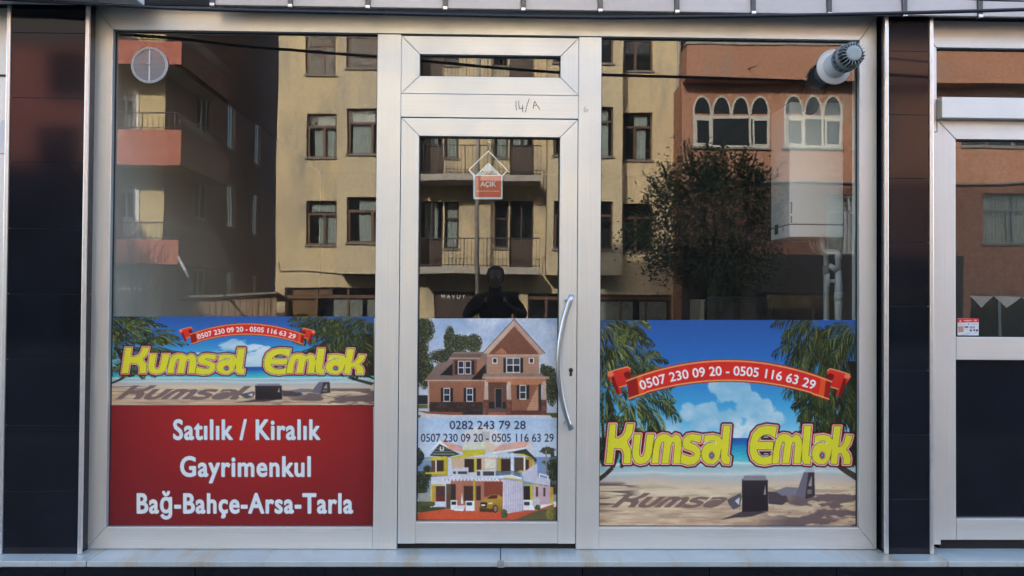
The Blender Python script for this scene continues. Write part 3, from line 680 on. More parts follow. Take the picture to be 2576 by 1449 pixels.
for xa, xb, n_ in ar:
    x0, x1, z0, z1 = hole(xa, xb, 240, 371, YO); t = .075; zsp = z0+(z1-z0)*.58
    ww = (x1-x0)/n_; r_ = ww/2; q = MB()
    q.box(x0, x1, -YO+.001, -YO+.035, z0, z0+t); q.box(x0+t, x1-t, -YO+.001, -YO+.033, zsp-.05, zsp+.05)
    o = q.build('arched_window', 'arch_paint', og)
    q = MB(); xs_ = [x0]+[x0+ww*i for i in range(1, n_)]+[x1]
    for i, x in enumerate(xs_):
        if i not in (0, len(xs_)-1) and n_ == 4 and i == 2: q.box(x-t/2, x+t/2, -YO+.001, -YO+.034, zsp+.05, zsp+.16); continue
        xx = min(max(x, x0+t/2), x1-t/2); q.box(xx-t/2, xx+t/2, -YO+.001, -YO+.034, z0+t, zsp+.16)
    for i in range(n_):
        cx = x0+ww*(i+.5); zc = zsp+.12; hgt = z1-zc; n2 = 14
        arc = lambda rr, hh2: [(cx-rr*math.cos(math.pi*k/n2), zc+hh2*math.sin(math.pi*k/n2)) for k in range(n2+1)]
        o1, o2 = arc(r_, hgt), arc(r_-t*.8, hgt-t)
        for k in range(n2): q.prism([o1[k], o1[k+1], o2[k+1], o2[k]], -YO+.001, -YO+.03)
        p = MB().prism(arc(r_-t*.8, hgt-t), -YO+.002, -YO+.010); p.build('arch_pane', 'glass_dark', o)
    for a_ in (x0+.005, x1-.33*0-ww+.02):
        q.box(a_+t, a_+ww-t*.6, -YO+.012, -YO+.045, zsp-.12, zsp-.052).box(a_+t, a_+ww-t*.6, -YO+.012, -YO+.045, z0+t, z0+t+.06).box(a_+t, a_+t+.06, -YO+.012, -YO+.045, z0+t+.06, zsp-.12).box(a_+ww-t*.6-.06, a_+ww-t*.6, -YO+.012, -YO+.045, z0+t+.06, zsp-.12)
    q.build('arch_frame', 'arch_paint', o)
    bx('pane', 'glass_dark', o, x0+t, x1-t, -YO+.002, -YO+.009, z0+t, zsp-.05)
    bx('sill', 'sill', o, x0-.08, x1+.08, -YO+.001, -YO+.09, z0-.07, z0-.002, .006)
x, z = op(1883, 175, YU); MB().tube([(x, -YU, z), (x+.1, -YU+.5, z-.03)], .02, 6).build('flag_bracket', 'iron', og)

# ---- red corner house with balconies
YR, YRW = 20.7, 21.9
rd = thing('red_corner_house', 'red plastered corner house with cream balcony walls, mirrored in the left pane', 'building', (-13, -26, 0))
xc = X(452, YR); xf = X(412, 21.9); xlft = X(-420, YR); xb0 = X(262, YR)
rows = [(103, 163), (326, 414), (603, 665)]
# solid front left of the balconies, and the set-back wall behind them
hs = [hole(125, 232, 135, 250, YR), hole(100, 212, 320, 425, YR), hole(-150, 0, 135, 250, YR), hole(-150, 0, 320, 425, YR), hole(90, 180, 720, 930, YR), hole(-60, 70, 720, 930, YR)]
wall(rd, xlft, xb0, -.02, 24, -YR, hs, 'plaster_red', thick=10)
wall(rd, xlft, xb0-.02, Z(118, YR, 100), 23.9, -YR+.06, [], 'dark_front', name='upper_dark_front')  # dark sheet over the upper front
wall(rd, xlft, xb0-.02, -.02, Z(432, YR, 100), -YR+.05, hs[4:], 'dark_front', name='ground_floor_dark_front')  # dark sheet standing in for the shade on the lower floors
for i, h in enumerate(hs): window(rd, h, -YR+(.052 if i > 3 else 0), 'T' if i < 4 else 'V', 'wood_dark' if i < 4 else 'panel_pale', [(.0, .35, 0, 1)] if i == 2 else None)
dh = [hole(288, 345, a_, b_, YRW) for a_, b_ in [(30, 100), (232, 330), (462, 604)]]
wall(rd, xb0+.02, xf, -.02, 24, -YRW, dh, 'plaster_cream', name='set_back_wall')
for i, h in enumerate(dh):
    o = window(rd, h, -YRW, 'D', 'white_frame', [(0, 1, .4, 1)], sill=False, name='balcony_door', depth=.03)
    MB().box(h[0]-.02, h[0]+.12, -YRW+.001, -YRW+.04, h[2], h[3]+.02).box(h[1]-.12, h[1]+.06, -YRW+.001, -YRW+.04, h[2], h[3]+.02).box(h[0]+.12, h[1]-.12, -YRW+.001, -YRW+.04, h[3]-.3, h[3]-.16).build('casing', 'white_frame', o)
# flank wall seen receding, raised and deepened to shade the lane
q = MB(); yy = [-YRW, -40.5]
fz = [(1.0, 2.6), (4.4, 6.2), (7.6, 9.4)]; fy = [(-24.6, -25.8), (-28.0, -29.0), (-31.5, -32.5), (-35, -36)]
ys = sorted({-YRW, -40.5, *[v for p in fy for v in p]}, reverse=True); zs = sorted({-.02, 24, *[v for p in fz for v in p]})
for i in range(len(ys)-1):
    for j in range(len(zs)-1):
        my, mz = (ys[i]+ys[i+1])/2, (zs[j]+zs[j+1])/2
        if any(b_ < my < a_ for a_, b_ in fy) and any(a_ < mz < b_ for a_, b_ in fz): continue
        q.face([(xf, ys[i], zs[j]), (xf, ys[i+1], zs[j]), (xf, ys[i+1], zs[j+1]), (xf, ys[i], zs[j+1])])
q.face([(xf, -40.5, -.02), (xf-6, -40.5, -.02), (xf-6, -40.5, 24), (xf, -40.5, 24)]).face([(xf, -YRW, 24), (xf, -40.5, 24), (xf-6, -40.5, 24), (xf-6, -YRW, 24)])
q.build('flank_wall', 'plaster_red_shaded', rd)  # same red as the front, darkened in colour for the shaded flank
for a_, b_ in fy:
    for c_, d_ in fz:
        o = MB().box(xf-.12, xf-.06, a_, a_-.07, c_, d_).box(xf-.12, xf-.06, b_+.07, b_, c_, d_).box(xf-.12, xf-.06, a_-.07, b_+.07, d_-.07, d_).box(xf-.12, xf-.06, a_-.07, b_+.07, c_, c_+.07).box(xf-.12, xf-.06, (a_+b_)/2-.03, (a_+b_)/2+.03, c_+.07, d_-.07).build('flank_window', 'white_frame', rd)
        bx('pane', 'glass_dark', o, xf-.1, xf-.09, a_-.03, b_+.03, c_+.03, d_-.03)
for a_, b_ in rows:
    z1, z0 = Z(a_, YR, 400), Z(b_, YR, 400)
    q = MB().box(xb0+.02, xc, -YR-.14, -YR, z0, z1)
    p = q.build('balcony_parapet', 'plaster_red', rd)
    MB().box(xc-.145, xc+.006, -YR-4.6, -YR-.03, z0-.005, z1+.005).build('side_parapet', 'plaster_red_shaded', p)  # shaded side of the parapet, its shade painted in
    bx('balcony_floor', 'plaster_tan', p, xb0+.02, xc-.14, -YRW+.002, -YR-.142, z0+.02, z0+.2)
    bx('balcony_floor', 'plaster_tan', p, xf+.002, xc-.142, -YR-4.6, -YRW, z0+.02, z0+.2)
    rail(p, xb0+.1, xc-.05, -YR-.07, z1, z1+.55, .16)
    q = MB()
    for k in range(28): q.tube([(xc-.07, -YR-.1-k*.16, z1), (xc-.07, -YR-.1-k*.16, z1+.55)], .009, 5)
    q.tube([(xc-.07, -YR-.07, z1+.55), (xc-.07, -YR-4.6, z1+.55)], .022, 6); q.build('railing', 'iron', p)
x, z = op(440, 645, 20.3); x2, z2 = op(497, 698, 20.3); MB().tube([(x, -20.6, z), (x2, -19.6, z2)], .045, 8).build('awning_pole', 'pvc_white', rd)
MB().box(X(281, 20.6), X(285, 20.6)+.02, -20.66, -20.55, 0, Z(712, 20.6)).box(X(270, 20.6), X(372, 20.6), -20.64, -20.57, Z(736, 20.6), Z(730, 20.6)).build('shop_frame', 'white_frame', rd)
wall(rd, xb0+.02, xf, -.02, Z(680, YR), -YR-.5, [], 'plaster_grey', name='shop_wall')

# ---- grey house at the end of the lane
gr = thing('grey_lane_house', 'grey weathered house at the end of the narrow lane between the red and yellow houses', 'building', (-13, -46, 0))
YG = 42.0
hs = [hole(668, 690, 190, 245, YG), hole(668, 690, 318, 376, YG), hole(668, 690, 450, 510, YG)]
wall(gr, X(560, YG), X(760, YG), -.02, Z(60, YG), -YG, hs, 'plaster_grey', thick=6)
for h in hs: window(gr, h, -YG, 'TV', 'white_frame', [(0, .5, 0, 1)])

# ---- plank shed in the lane
sh = thing('plank_shed', 'low shed of upright weathered planks with sloping roof edge, mirrored above the beach banner', 'shed', (-8, -22.6, 0))
YS = 22.5
for k in range(15):
    a_ = 466+k*15.4; top = 750-k*.4; hgt = Z(top+rnd.uniform(-2, 3), YS)
    bx('plank', 'plank', sh, X(a_+.5, YS, 760), X(a_+14.6, YS, 760), -YS-.03+rnd.uniform(-.012, .012), -YS, 0, hgt, .006)
xa, za = op(440, 752, YS-.2); xb, zb_ = op(697, 738, YS-.2)
MB().add([(xa, -YS+.25, za), (xb, -YS+.25, zb_), (xb, -YS-1.6, zb_-.25), (xa, -YS-1.6, za-.25), (xa, -YS+.25, za+.07), (xb, -YS+.25, zb_+.07), (xb, -YS-1.6, zb_-.18), (xa, -YS-1.6, za-.18)],
         [(0, 3, 2, 1), (4, 5, 6, 7), (0, 1, 5, 4), (1, 2, 6, 5), (2, 3, 7, 6), (3, 0, 4, 7)]).build('roof', 'sill', sh)

# ---- trees
def limb(q, p, d, L, r, depth, tips, rg, spread=.55, up=.15):
    pts = [Vector(p)]; dd = Vector(d).normalized(); n_ = 5; rs = [r]
    for i in range(n_):
        dd = (dd+Vector((rg.uniform(-.16, .16), rg.uniform(-.16, .16), rg.uniform(-.06, .12)))).normalized(); pts.append(pts[-1]+dd*L/n_); rs.append(r*(1-.6*(i+1)/n_))
    q.tube(pts, rs, 7 if depth > 1 else 4, False)
    if depth == 0: tips.append((pts, dd)); return
    for i in range(2, n_+1):
        for _ in range(2 if depth > 1 else 1):
            nd = (dd+Vector((rg.uniform(-1, 1), rg.uniform(-1, 1), rg.uniform(-.3, .7)))*spread+Vector((0, 0, up))).normalized()
            limb(q, pts[i], nd, L*rg.uniform(.5, .75), rs[i]*.7, depth-1, tips, rg, spread, up)
    tips.append((pts, dd))
def evergreen(name, label, px, Y, zc0, zc1, hw, nleaf, group=None):
    rg = random.Random(int(px)); x = X(px, Y, 600); t = thing(name, label, 'tree', (x, -Y, 0), group)
    q = MB(); tips = []; limb(q, (x, -Y, -.1), (0, 0, 1), (zc0+zc1)*.36, .13, 3, tips, rg, .8, .3); q.build('trunk', 'bark', t)
    for mname, cnt in (('leaf', nleaf), ('leaf_b', nleaf//3)):
        vs, fs = [], []; clumps = []
        for _ in range(60):
            u, v_ = rg.uniform(0, 2*math.pi), rg.uniform(-1, 1); rr = rg.random()**.35
            e_ = math.sqrt(1-v_*v_*.97)*(1.08 if v_ < 0 else .95); clumps.append(Vector((x+hw*rr*math.cos(u)*e_+.15*math.sin(v_*5), -Y+hw*.8*rr*math.sin(u)*e_, (zc0+zc1)/2+(zc1-zc0)/2*v_*(.55+.45*rr))))
        for _ in range(cnt):
            c = rg.choice(clumps); p = c+Vector((rg.gauss(0, .24), rg.gauss(0, .24), rg.gauss(0, .28)))
            d = Vector((rg.uniform(-1, 1), rg.uniform(-1, 1), rg.uniform(-.4, 1))).normalized(); s_ = d.orthogonal().normalized(); s_.rotate(Matrix.Rotation(rg.uniform(0, 6.28), 3, d)); L = rg.uniform(.07, .15); w_ = L*.24
            b0 = len(vs); vs += [p, p+d*L*.5+s_*w_, p+d*L, p+d*L*.5-s_*w_]; fs.append((b0, b0+1, b0+2, b0+3))
        # leafy sprays sticking out of the outline
        for _ in range(26 if mname == 'leaf' else 8):
            u = rg.uniform(-.2, math.pi+.2); p0 = Vector((x+hw*.75*math.cos(u), -Y+rg.uniform(0, .8), (zc0+zc1)/2+(zc1-zc0)*.42*math.sin(u)))
            d = Vector((math.cos(u)*.7+rg.uniform(-.3, .3), rg.uniform(-.2, .4), .8+.3*math.sin(u))).normalized(); L = rg.uniform(.5, 1.0)
            for k in range(34):
                p = p0+d*L*k/34; e_ = (d+Vector((rg.uniform(-1, 1), rg.uniform(-1, 1), rg.uniform(-1, 1)))).normalized(); s_ = e_.orthogonal().normalized(); l2 = .10*(1-.4*k/34)
                b0 = len(vs); vs += [p, p+e_*l2*.5+s_*.022, p+e_*l2, p+e_*l2*.5-s_*.022]; fs.append((b0, b0+1, b0+2, b0+3))
        q = MB(); q.add(vs, fs); q.build('crown', mname, t)
    return t
za_, zb2 = Z(735, 17, 1780), Z(405, 17, 1780)
evergreen('evergreen_tree', 'dense dark evergreen tree in front of the orange house, mirrored in the right pane', 1785, 17, za_, zb2, 1.95, 12000)
bt = thing('bare_shrub', 'leafless twiggy shrub in front of the red house, mirrored at the left', 'shrub', (X(330, 18.5, 640), -18.5, 0))
q = MB(); tips = []; rg = random.Random(5); x = X(340, 18.5, 640)
for k in range(4): limb(q, (x+rg.uniform(-.2, .2), -18.5, -.1), (rg.uniform(-.5, .5), rg.uniform(-.3, .3), 1), 2.2, .045, 2, tips, rg, .9, .35)
q.build('stems', 'bark', bt)

# ================================================================== printed posters
class Print:
    """flat print painted stroke by stroke on a fine grid, carried as the colour of the film"""
    CELL, SS = 1.25, 3
    def __init__(s, x0, x1, y0, y1, plane=0.0, cell=None, bg=(255, 255, 255)):
        s.c = cell or s.CELL; s.nx = int(round((x1-x0)/s.c)); s.ny = int(round((y1-y0)/s.c)); s.cx = (x1-x0)/s.nx; s.cy = (y1-y0)/s.ny
        s.x0, s.y0, s.x1, s.y1, s.pl = x0, y0, x1, y1, plane
        s.H, s.W = (s.ny+1)*s.SS, (s.nx+1)*s.SS; s.a = np.empty((s.H, s.W, 3), np.float32); s.a[:] = bg; s.al = np.ones((s.H, s.W), np.float32)
        s.sx, s.sy = s.SS/s.cx, s.SS/s.cy; s.ox, s.oy = x0-s.cx/2, y0-s.cy/2
    def uv(s): return np.meshgrid((np.arange(s.W)+.5)/s.W, (np.arange(s.H)+.5)/s.H)
    def win(s, xs, ys):
        i0, i1 = max(0, int(min(xs))-1), min(s.W, int(max(xs))+2); j0, j1 = max(0, int(min(ys))-1), min(s.H, int(max(ys))+2)
        return (i0, i1, j0, j1) if i1 > i0 and j1 > j0 else None
    def poly(s, pts, col, col2=None, lift=0):
        xs = [(p[0]-s.ox)*s.sx for p in pts]; ys = [(p[1]-s.oy)*s.sy for p in pts]; w_ = s.win(xs, ys)
        if not w_: return
        i0, i1, j0, j1 = w_; X_ = np.arange(i0, i1)+.5; Y_ = np.arange(j0, j1)+.5; ins = np.zeros((j1-j0, i1-i0), bool); n_ = len(pts)
        for k in range(n_):
            xa, ya, xb, yb = xs[k], ys[k], xs[(k+1) % n_], ys[(k+1) % n_]
            if ya == yb: continue
            m_ = (ya > Y_) != (yb > Y_); xc_ = xa+(Y_-ya)*(xb-xa)/(yb-ya); ins ^= m_[:, None] & (X_[None, :] < xc_[:, None])
        v = s.a[j0:j1, i0:i1]
        if col2 is None: v[ins] = col
        else:
            u = np.clip((Y_-min(ys))/max(1e-6, max(ys)-min(ys)), 0, 1)[:, None, None]; c = np.array(col)*(1-u)+np.array(col2)*u
            v[ins] = np.broadcast_to(c, v.shape)[ins]
    def tris(s, pts, faces, col):
        for f in faces: s.poly([pts[i] for i in f], col)
    def stroke(s, pts, wd, col, closed=False, n=8):
        m_ = len(pts); q = [((p[0]-s.ox)*s.sx, (p[1]-s.oy)*s.sy) for p in pts]; r_ = wd*s.sx
        for i in range(m_ if closed else m_-1):
            (xa, ya), (xb, yb) = q[i], q[(i+1) % m_]; w_ = s.win((xa-r_, xa+r_, xb-r_, xb+r_), (ya-r_, ya+r_, yb-r_, yb+r_))
            if not w_: continue
            i0, i1, j0, j1 = w_; X_ = np.arange(i0, i1)[None, :]+.5; Y_ = np.arange(j0, j1)[:, None]+.5; L = (xb-xa)**2+(yb-ya)**2 or 1e-9
            t = np.clip(((X_-xa)*(xb-xa)+(Y_-ya)*(yb-ya))/L, 0, 1); d = (X_-xa-t*(xb-xa))**2+(Y_-ya-t*(yb-ya))**2
            s.a[j0:j1, i0:i1][d < r_*r_] = col
    def text(s, body, x0, x1, yb, h, col, off=0.0, fn=None, bold=0.0, spacing=1.0):
        vs, fs = text_mesh(body, off, spacing); a_, b_ = min(v[0] for v in vs), max(v[0] for v in vs); cap = .70
        pts = [((v[0]-a_)/(b_-a_), v[1]/cap) for v in vs]
        pts = [fn(u, v) for u, v in pts] if fn else [(x0+(x1-x0)*u, yb-h*v) for u, v in pts]
        if bold:
            cnt = {}
            for f in fs:
                for k in range(len(f)): e_ = tuple(sorted((f[k], f[(k+1) % len(f)]))); cnt[e_] = cnt.get(e_, 0)+1
            for (a_, b_), c_ in cnt.items():
                if c_ == 1: s.stroke([pts[a_], pts[b_]], bold, col)
        s.tris(pts, fs, col)
    def ell(s, x, y, rx, ry, col, n=24): s.poly([(x+rx*math.cos(2*math.pi*k/n), y+ry*math.sin(2*math.pi*k/n)) for k in range(n)], col)
    def build(s, name, parent, yy):
        a_ = s.a.reshape(s.ny+1, s.SS, s.nx+1, s.SS, 3).mean((1, 3))/255
        a_ = a_+np.random.default_rng(5).normal(0, .008, a_.shape[:2])[..., None]; a_ = np.clip(a_, 0, 1)
        li = np.where(a_ <= .04045, a_/12.92, ((a_+.055)/1.055)**2.4)*np.array((K*1.01, K, K*.93)); li = np.clip(li, 0, .95)
        gx, gy = np.meshgrid(s.x0+np.arange(s.nx+1)*s.cx, s.y0+np.arange(s.ny+1)*s.cy)
        r_, u_, f_ = np.array(CR), np.array(CU), np.array(CFW); d = f_*CF+r_*(gx-CW/2)[..., None]-u_*(gy-CH/2)[..., None]; t = (s.pl-CAM.y)/d[..., 1]
        co = np.stack([CAM.x+d[..., 0]*t, np.full(gx.shape, yy), CAM.z+d[..., 2]*t], -1).reshape(-1, 3); o = Vector((co[:, 0].mean(), yy, co[:, 2].min())); co -= np.array(o)
        W_ = s.nx+1; b_ = (np.arange(s.ny)[:, None]*W_+np.arange(s.nx)[None, :]).ravel(); fc = np.stack([b_, b_+W_, b_+W_+1, b_+1], -1)
        me = bpy.data.meshes.new(name); me.vertices.add(len(co)); me.vertices.foreach_set('co', co.ravel().astype(np.float32))
        me.loops.add(fc.size); me.loops.foreach_set('vertex_index', fc.ravel().astype(np.int32)); me.polygons.add(len(fc)); me.polygons.foreach_set('loop_start', np.arange(0, fc.size, 4, dtype=np.int32)); me.update(calc_edges=True)
        ca = me.color_attributes.new('Col', 'FLOAT_COLOR', 'POINT'); ca.data.foreach_set('color', np.concatenate([li, np.ones(li.shape[:2]+(1,))], -1).ravel().astype(np.float32)); me.materials.append(MATS['print'])
        return link(bpy.data.objects.new(name, me), parent, o)
NR = np.random.default_rng(3)
def fbm(h, w_, sx, sy, octv=5, gain=.55):
    out_ = np.zeros((h, w_)); amp = 1; tot = 0
    for k in range(octv):
        gx, gy = int(sx*2**k)+2, int(sy*2**k)+2; g = NR.random((gy+1, gx+1)); x = np.linspace(0, gx-1e-3, w_); y = np.linspace(0, gy-1e-3, h); xi, yi = x.astype(int), y.astype(int); fx, fy = x-xi, y-yi
        fx = fx*fx*(3-2*fx); fy = (fy*fy*(3-2*fy))[:, None]; g0, g1 = g[yi][:, xi]*(1-fx)+g[yi][:, xi+1]*fx, g[yi+1][:, xi]*(1-fx)+g[yi+1][:, xi+1]*fx
        out_ += amp*(g0*(1-fy)+g1*fy); tot += amp; amp *= gain
    return out_/tot
def grad(v, stops):
    ps = [p for p, _ in stops]; return np.stack([np.interp(v, ps, [c[k] for _, c in stops]) for k in range(3)], -1)
def beach_bg(P):
    u, v = P.uv(); h, w_ = v.shape; wob = (fbm(h, w_, 4, 3, 4)-.5)*.05
    sky_ = grad(v, [(0, (38, 84, 156)), (.2, (44, 108, 182)), (.40, (66, 156, 208)), (.5, (108, 184, 220)), (.568, (160, 208, 228))])
    x5, y5 = (u*653+11)/.2735, (v*522+6.3)/.2735; den = np.zeros_like(v)
    for cx, cy, r_ in ((1200, 650, 130), (1330, 690, 110), (1440, 760, 100), (1010, 850, 100), (870, 870, 80), (1400, 850, 110), (1560, 860, 130), (1660, 910, 80), (1250, 960, 130), (960, 1010, 70), (1480, 1000, 140), (1100, 950, 90), (1300, 1040, 90), (700, 1040, 90)): den = np.maximum(den, 1-np.hypot((x5-cx), (y5-cy)*1.1)/r_/1.35)
    n1 = fbm(h, w_, 16, 14, 5, .6); n2 = fbm(h, w_, 7, 7, 5); cl = np.clip((den+(n1-.5)*1.1-.16)/.18, 0, 1)*np.clip(den/.12, 0, 1); cl = cl[..., None]; sh_ = np.clip((n2-.30)/.42+(den-.4)*.3, 0, 1)[..., None]
    sky_ = sky_*(1-cl*.9)+(np.array((140, 190, 214))*(1-sh_)+np.array((222, 230, 234))*sh_)*cl*.9
    vw = v+wob; sea = grad(vw, [(.55, (48, 76, 150)), (.595, (40, 92, 164)), (.62, (34, 134, 182)), (.66, (52, 172, 190)), (.685, (96, 190, 196)), (.692, (206, 220, 220)), (.705, (150, 186, 192)), (.725, (170, 192, 196)), (.735, (196, 206, 204)), (.75, (176, 184, 184)), (.775, (198, 184, 172)), (.80, (210, 192, 164)), (.88, (208, 186, 154)), (1.0, (194, 164, 138))])
    st = fbm(h, w_, 9, 60, 4, .6); k = np.clip((vw-.79)/.03, 0, 1)*np.clip((st-.50)/.12, 0, 1); lt_ = np.clip((vw-.79)/.03, 0, 1)*np.clip((.42-st)/.1, 0, 1)
    sea = sea*(1-.32*k[..., None])+np.array((128, 98, 84))*.32*k[..., None]; sea = sea*(1-.4*lt_[..., None])+np.array((236, 222, 190))*.4*lt_[..., None]
    sr = np.clip(1-np.abs(st-.5)/.06, 0, 1)*np.clip((vw-.60)/.05, 0, 1)*np.clip((.77-vw)/.03, 0, 1); sea = sea*(1-.22*sr[..., None])+235*.22*sr[..., None]
    P.a[:] = np.where((v < .568)[..., None], sky_, sea)
PR = random.Random(11)
def jit(c, a=14): k = PR.uniform(-a, a); return tuple(max(0, min(255, v+k+PR.uniform(-4, 4))) for v in c)
def frond(P, T, x0, y0, ang, L, droop, n=26, wd=70, cols=((44, 58, 30), (84, 94, 44), (30, 42, 26), (120, 126, 62))):
    pts = []; x, y, a_ = x0, y0, ang
    for i in range(n+1):
        pts.append((x, y, a_)); x += math.cos(a_)*L/n; y += math.sin(a_)*L/n; a_ += (math.pi/2-a_ if math.cos(ang) >= 0 else math.pi/2-a_)*droop/n*(1+i/n)
    for i, (x, y, a_) in enumerate(pts):
        if i < 2: continue
        l = wd*math.sin(math.pi*min(1, .18+.80*i/n))**.6
        for sd in (-1, 1):
            b_ = a_+sd*PR.uniform(.4, .75); ex, ey = x+math.cos(b_)*l*PR.uniform(.6, 1.05), y+math.sin(b_)*l*PR.uniform(.6, 1.0)+l*PR.uniform(.4, .75)
            mx, my = (x+ex)/2+(ex-x)*.08, (y+ey)/2-l*.10; nx, ny = -(ey-y)/max(l, 1)*4.5, (ex-x)/max(l, 1)*4.5
            c = jit(PR.choice(cols), 12) if sd < 0 else jit(PR.choice(cols[:3]), 10)
            P.poly([T(x-nx*.5, y-ny*.5), T(mx+nx, my+ny), T(ex, ey), T(mx-nx, my-ny)], c)
    for i in range(n): P.poly([T(pts[i][0], pts[i][1]-2.5), T(pts[i+1][0], pts[i+1][1]-2), T(pts[i+1][0], pts[i+1][1]+2), T(pts[i][0], pts[i][1]+2.5)], (88, 92, 50))
LET = dict(
 K=[(133, 980), (193, 980), (182, 1106), (215, 1112), (258, 1082), (278, 1040), (292, 978), (357, 978), (342, 1060), (318, 1110), (296, 1132), (300, 1160), (326, 1205), (330, 1250), (325, 1340), (262, 1340), (264, 1258), (252, 1222), (235, 1205), (175, 1200), (160, 1340), (98, 1340)],
 u=[(358, 1072), (422, 1072), (405, 1230), (408, 1268), (424, 1284), (444, 1268), (456, 1230), (478, 1072), (545, 1072), (522, 1240), (505, 1300), (465, 1340), (415, 1350), (372, 1336), (347, 1290), (343, 1235)],
 m=[(520, 1340), (533, 1220), (552, 1130), (580, 1085), (620, 1068), (668, 1074), (704, 1102), (740, 1072), (770, 1082), (790, 1120), (795, 1180), (780, 1340), (716, 1340), (730, 1185), (727, 1150), (712, 1145), (696, 1180), (676, 1340), (612, 1340), (630, 1190), (634, 1150), (620, 1142), (604, 1170), (590, 1230), (582, 1340)],
 s=[(980, 1084), (900, 1070), (848, 1078), (810, 1118), (802, 1170), (826, 1210), (890, 1232), (916, 1252), (904, 1276), (868, 1278), (792, 1252), (784, 1338), (850, 1357), (910, 1350), (955, 1312), (972, 1255), (962, 1205), (922, 1172), (876, 1150), (882, 1134), (912, 1138), (968, 1152)],
 a=[(1006, 1084), (1085, 1076), (1140, 1090), (1166, 1122), (1164, 1180), (1150, 1262), (1134, 1312), (1090, 1350), (1030, 1346), (988, 1312), (976, 1252), (992, 1192), (1030, 1154), (1082, 1146), (1112, 1162), (1104, 1140), (1070, 1130), (1000, 1150)],
 l=[(1180, 992), (1246, 992), (1232, 1150), (1220, 1268), (1244, 1284), (1236, 1350), (1180, 1346), (1158, 1310), (1160, 1200)],
 E=[(1672, 1002), (1654, 1112), (1605, 1076), (1552, 1078), (1515, 1104), (1494, 1140), (1642, 1142), (1634, 1215), (1484, 1214), (1502, 1260), (1546, 1286), (1600, 1276), (1632, 1250), (1624, 1345), (1560, 1357), (1490, 1345), (1442, 1302), (1422, 1240), (1425, 1150), (1450, 1065), (1500, 1012), (1575, 992)],
 k=[(2195, 998), (2262, 998), (2248, 1110), (2236, 1192), (2264, 1180), (2288, 1140), (2305, 1080), (2368, 1085), (2346, 1165), (2308, 1212), (2340, 1250), (2352, 1300), (2345, 1350), (2280, 1350), (2282, 1295), (2262, 1250), (2235, 1252), (2225, 1350), (2165, 1345), (2180, 1150)])
WORD = [('K', 0), ('u', 0), ('m', 0), ('s', 0), ('a', 0), ('l', 0), ('E', 0), ('m', 1108), ('l', 742), ('a', 1016), ('k', 0)]
def shop_name(P, T, k):
    outs = [[T(x+dx, y) for x, y in LET[ch]] for ch, dx in WORD]
    for wd, col in ((8.2*k, (20, 14, 20)), (5.6*k, (188, 50, 54)), (3.5*k, (238, 206, 208)), (1.5*k, (56, 44, 30))):
        for o in outs: P.stroke(o, wd, col, True)
    for o in outs: P.poly(o, (218, 212, 52))
    for dx in (0, 1016):
        for r_, col in ((34, (40, 30, 20)), (31, (240, 206, 208)), (26, (190, 44, 50)), (20, (16, 12, 18)), (13, (70, 170, 190))):
            P.poly([T(1072+dx+r_*.85*math.cos(t*.4), 1268+r_*1.15*math.sin(t*.4)) for t in range(16)], col)
        P.stroke([T(1006+dx, 1150), T(1070+dx, 1138), T(1104+dx, 1148), T(1112+dx, 1164)], 1.1*k, (232, 214, 214))
    for yy in (1094, 1246):
        P.poly([T(1520, yy+14), T(1548, yy-6), T(1590, yy-6), T(1622, yy+14), T(1600, yy+22), T(1540, yy+22)], (22, 12, 20)); P.poly([T(1536, yy+12), T(1560, yy+2), T(1585, yy+2), T(1606, yy+12)], (150, 190, 210))
def lerp_curve(c, x):
    for (xa, ya), (xb, yb) in zip(c, c[1:]):
        if x <= xb: return ya+(yb-ya)*(x-xa)/(xb-xa)
    return c[-1][1]
TOPC = lambda x: 385+.000212*(x-1222)**2
def ribbon(P, T, Tl, k=1.0):
    red, dk, gold = (214, 46, 38), (150, 28, 26), (226, 160, 96)
    for sg in (-1, 1):
        F = lambda x, y: T(x if sg < 0 else 2460-x, y+(0 if sg < 0 else 18))
        P.poly([F(108, 520), F(150, 488), F(300, 446), F(326, 470), F(330, 560), F(300, 625), F(228, 648), F(252, 700), F(205, 708), F(150, 590), F(118, 548)], (222, 58, 44), (196, 36, 32))
        P.poly([F(150, 540), F(176, 545), F(225, 700), F(205, 706), F(160, 610)], (122, 20, 22)); P.poly([F(108, 520), F(150, 488), F(172, 520), F(160, 545), F(125, 545)], (236, 120, 96))
        P.poly([F(262, 512), F(300, 492), F(330, 512), F(328, 560), F(290, 560), F(270, 545)], (118, 18, 22))
        P.stroke([F(120, 505), F(200, 478), F(300, 452), F(322, 470)], 1.4*k, gold)
        P.stroke([F(225, 640), F(300, 618)], 1.2*k, gold)
    n_ = 40; xs = [288+(2172-288)*i/n_ for i in range(n_+1)]
    top = [(x, TOPC(x)) for x in xs]; bot = [(x+ (24 if i < 4 else (-24 if i > n_-4 else 0)), TOPC(x)+206-.00002*(x-1222)**2) for i, x in enumerate(xs)]
    for i in range(n_):
        u = abs(i-n_/2)/(n_/2); c = red if u < .86 else ((226, 84, 40) if u < .95 else dk)
        P.poly([T(*top[i]), T(*top[i+1]), T(*bot[i+1]), T(*bot[i])], c)
    P.stroke([T(x, y+14) for x, y in top], 1.7*k, gold); P.stroke([T(x, y-14) for x, y in bot], 1.7*k, gold)
    P.stroke([T(x, y+2) for x, y in top], 1.1*k, (170, 30, 30)); P.stroke([T(x, y-2) for x, y in bot], 1.1*k, (150, 26, 28))
    def arc(u, v):
        x = 425+(2010-425)*u; y = TOPC(x)+146; sl_ = 2*.000212*(x-1222); L = math.hypot(1, sl_); h = 84*v
        return T(x+h*sl_/L, y-h/L)
    P.text('0507 230 09 20 - 0505 116 63 29', 0, 0, 0, 0, (240, 238, 240), 0, arc, .45*k+.1)
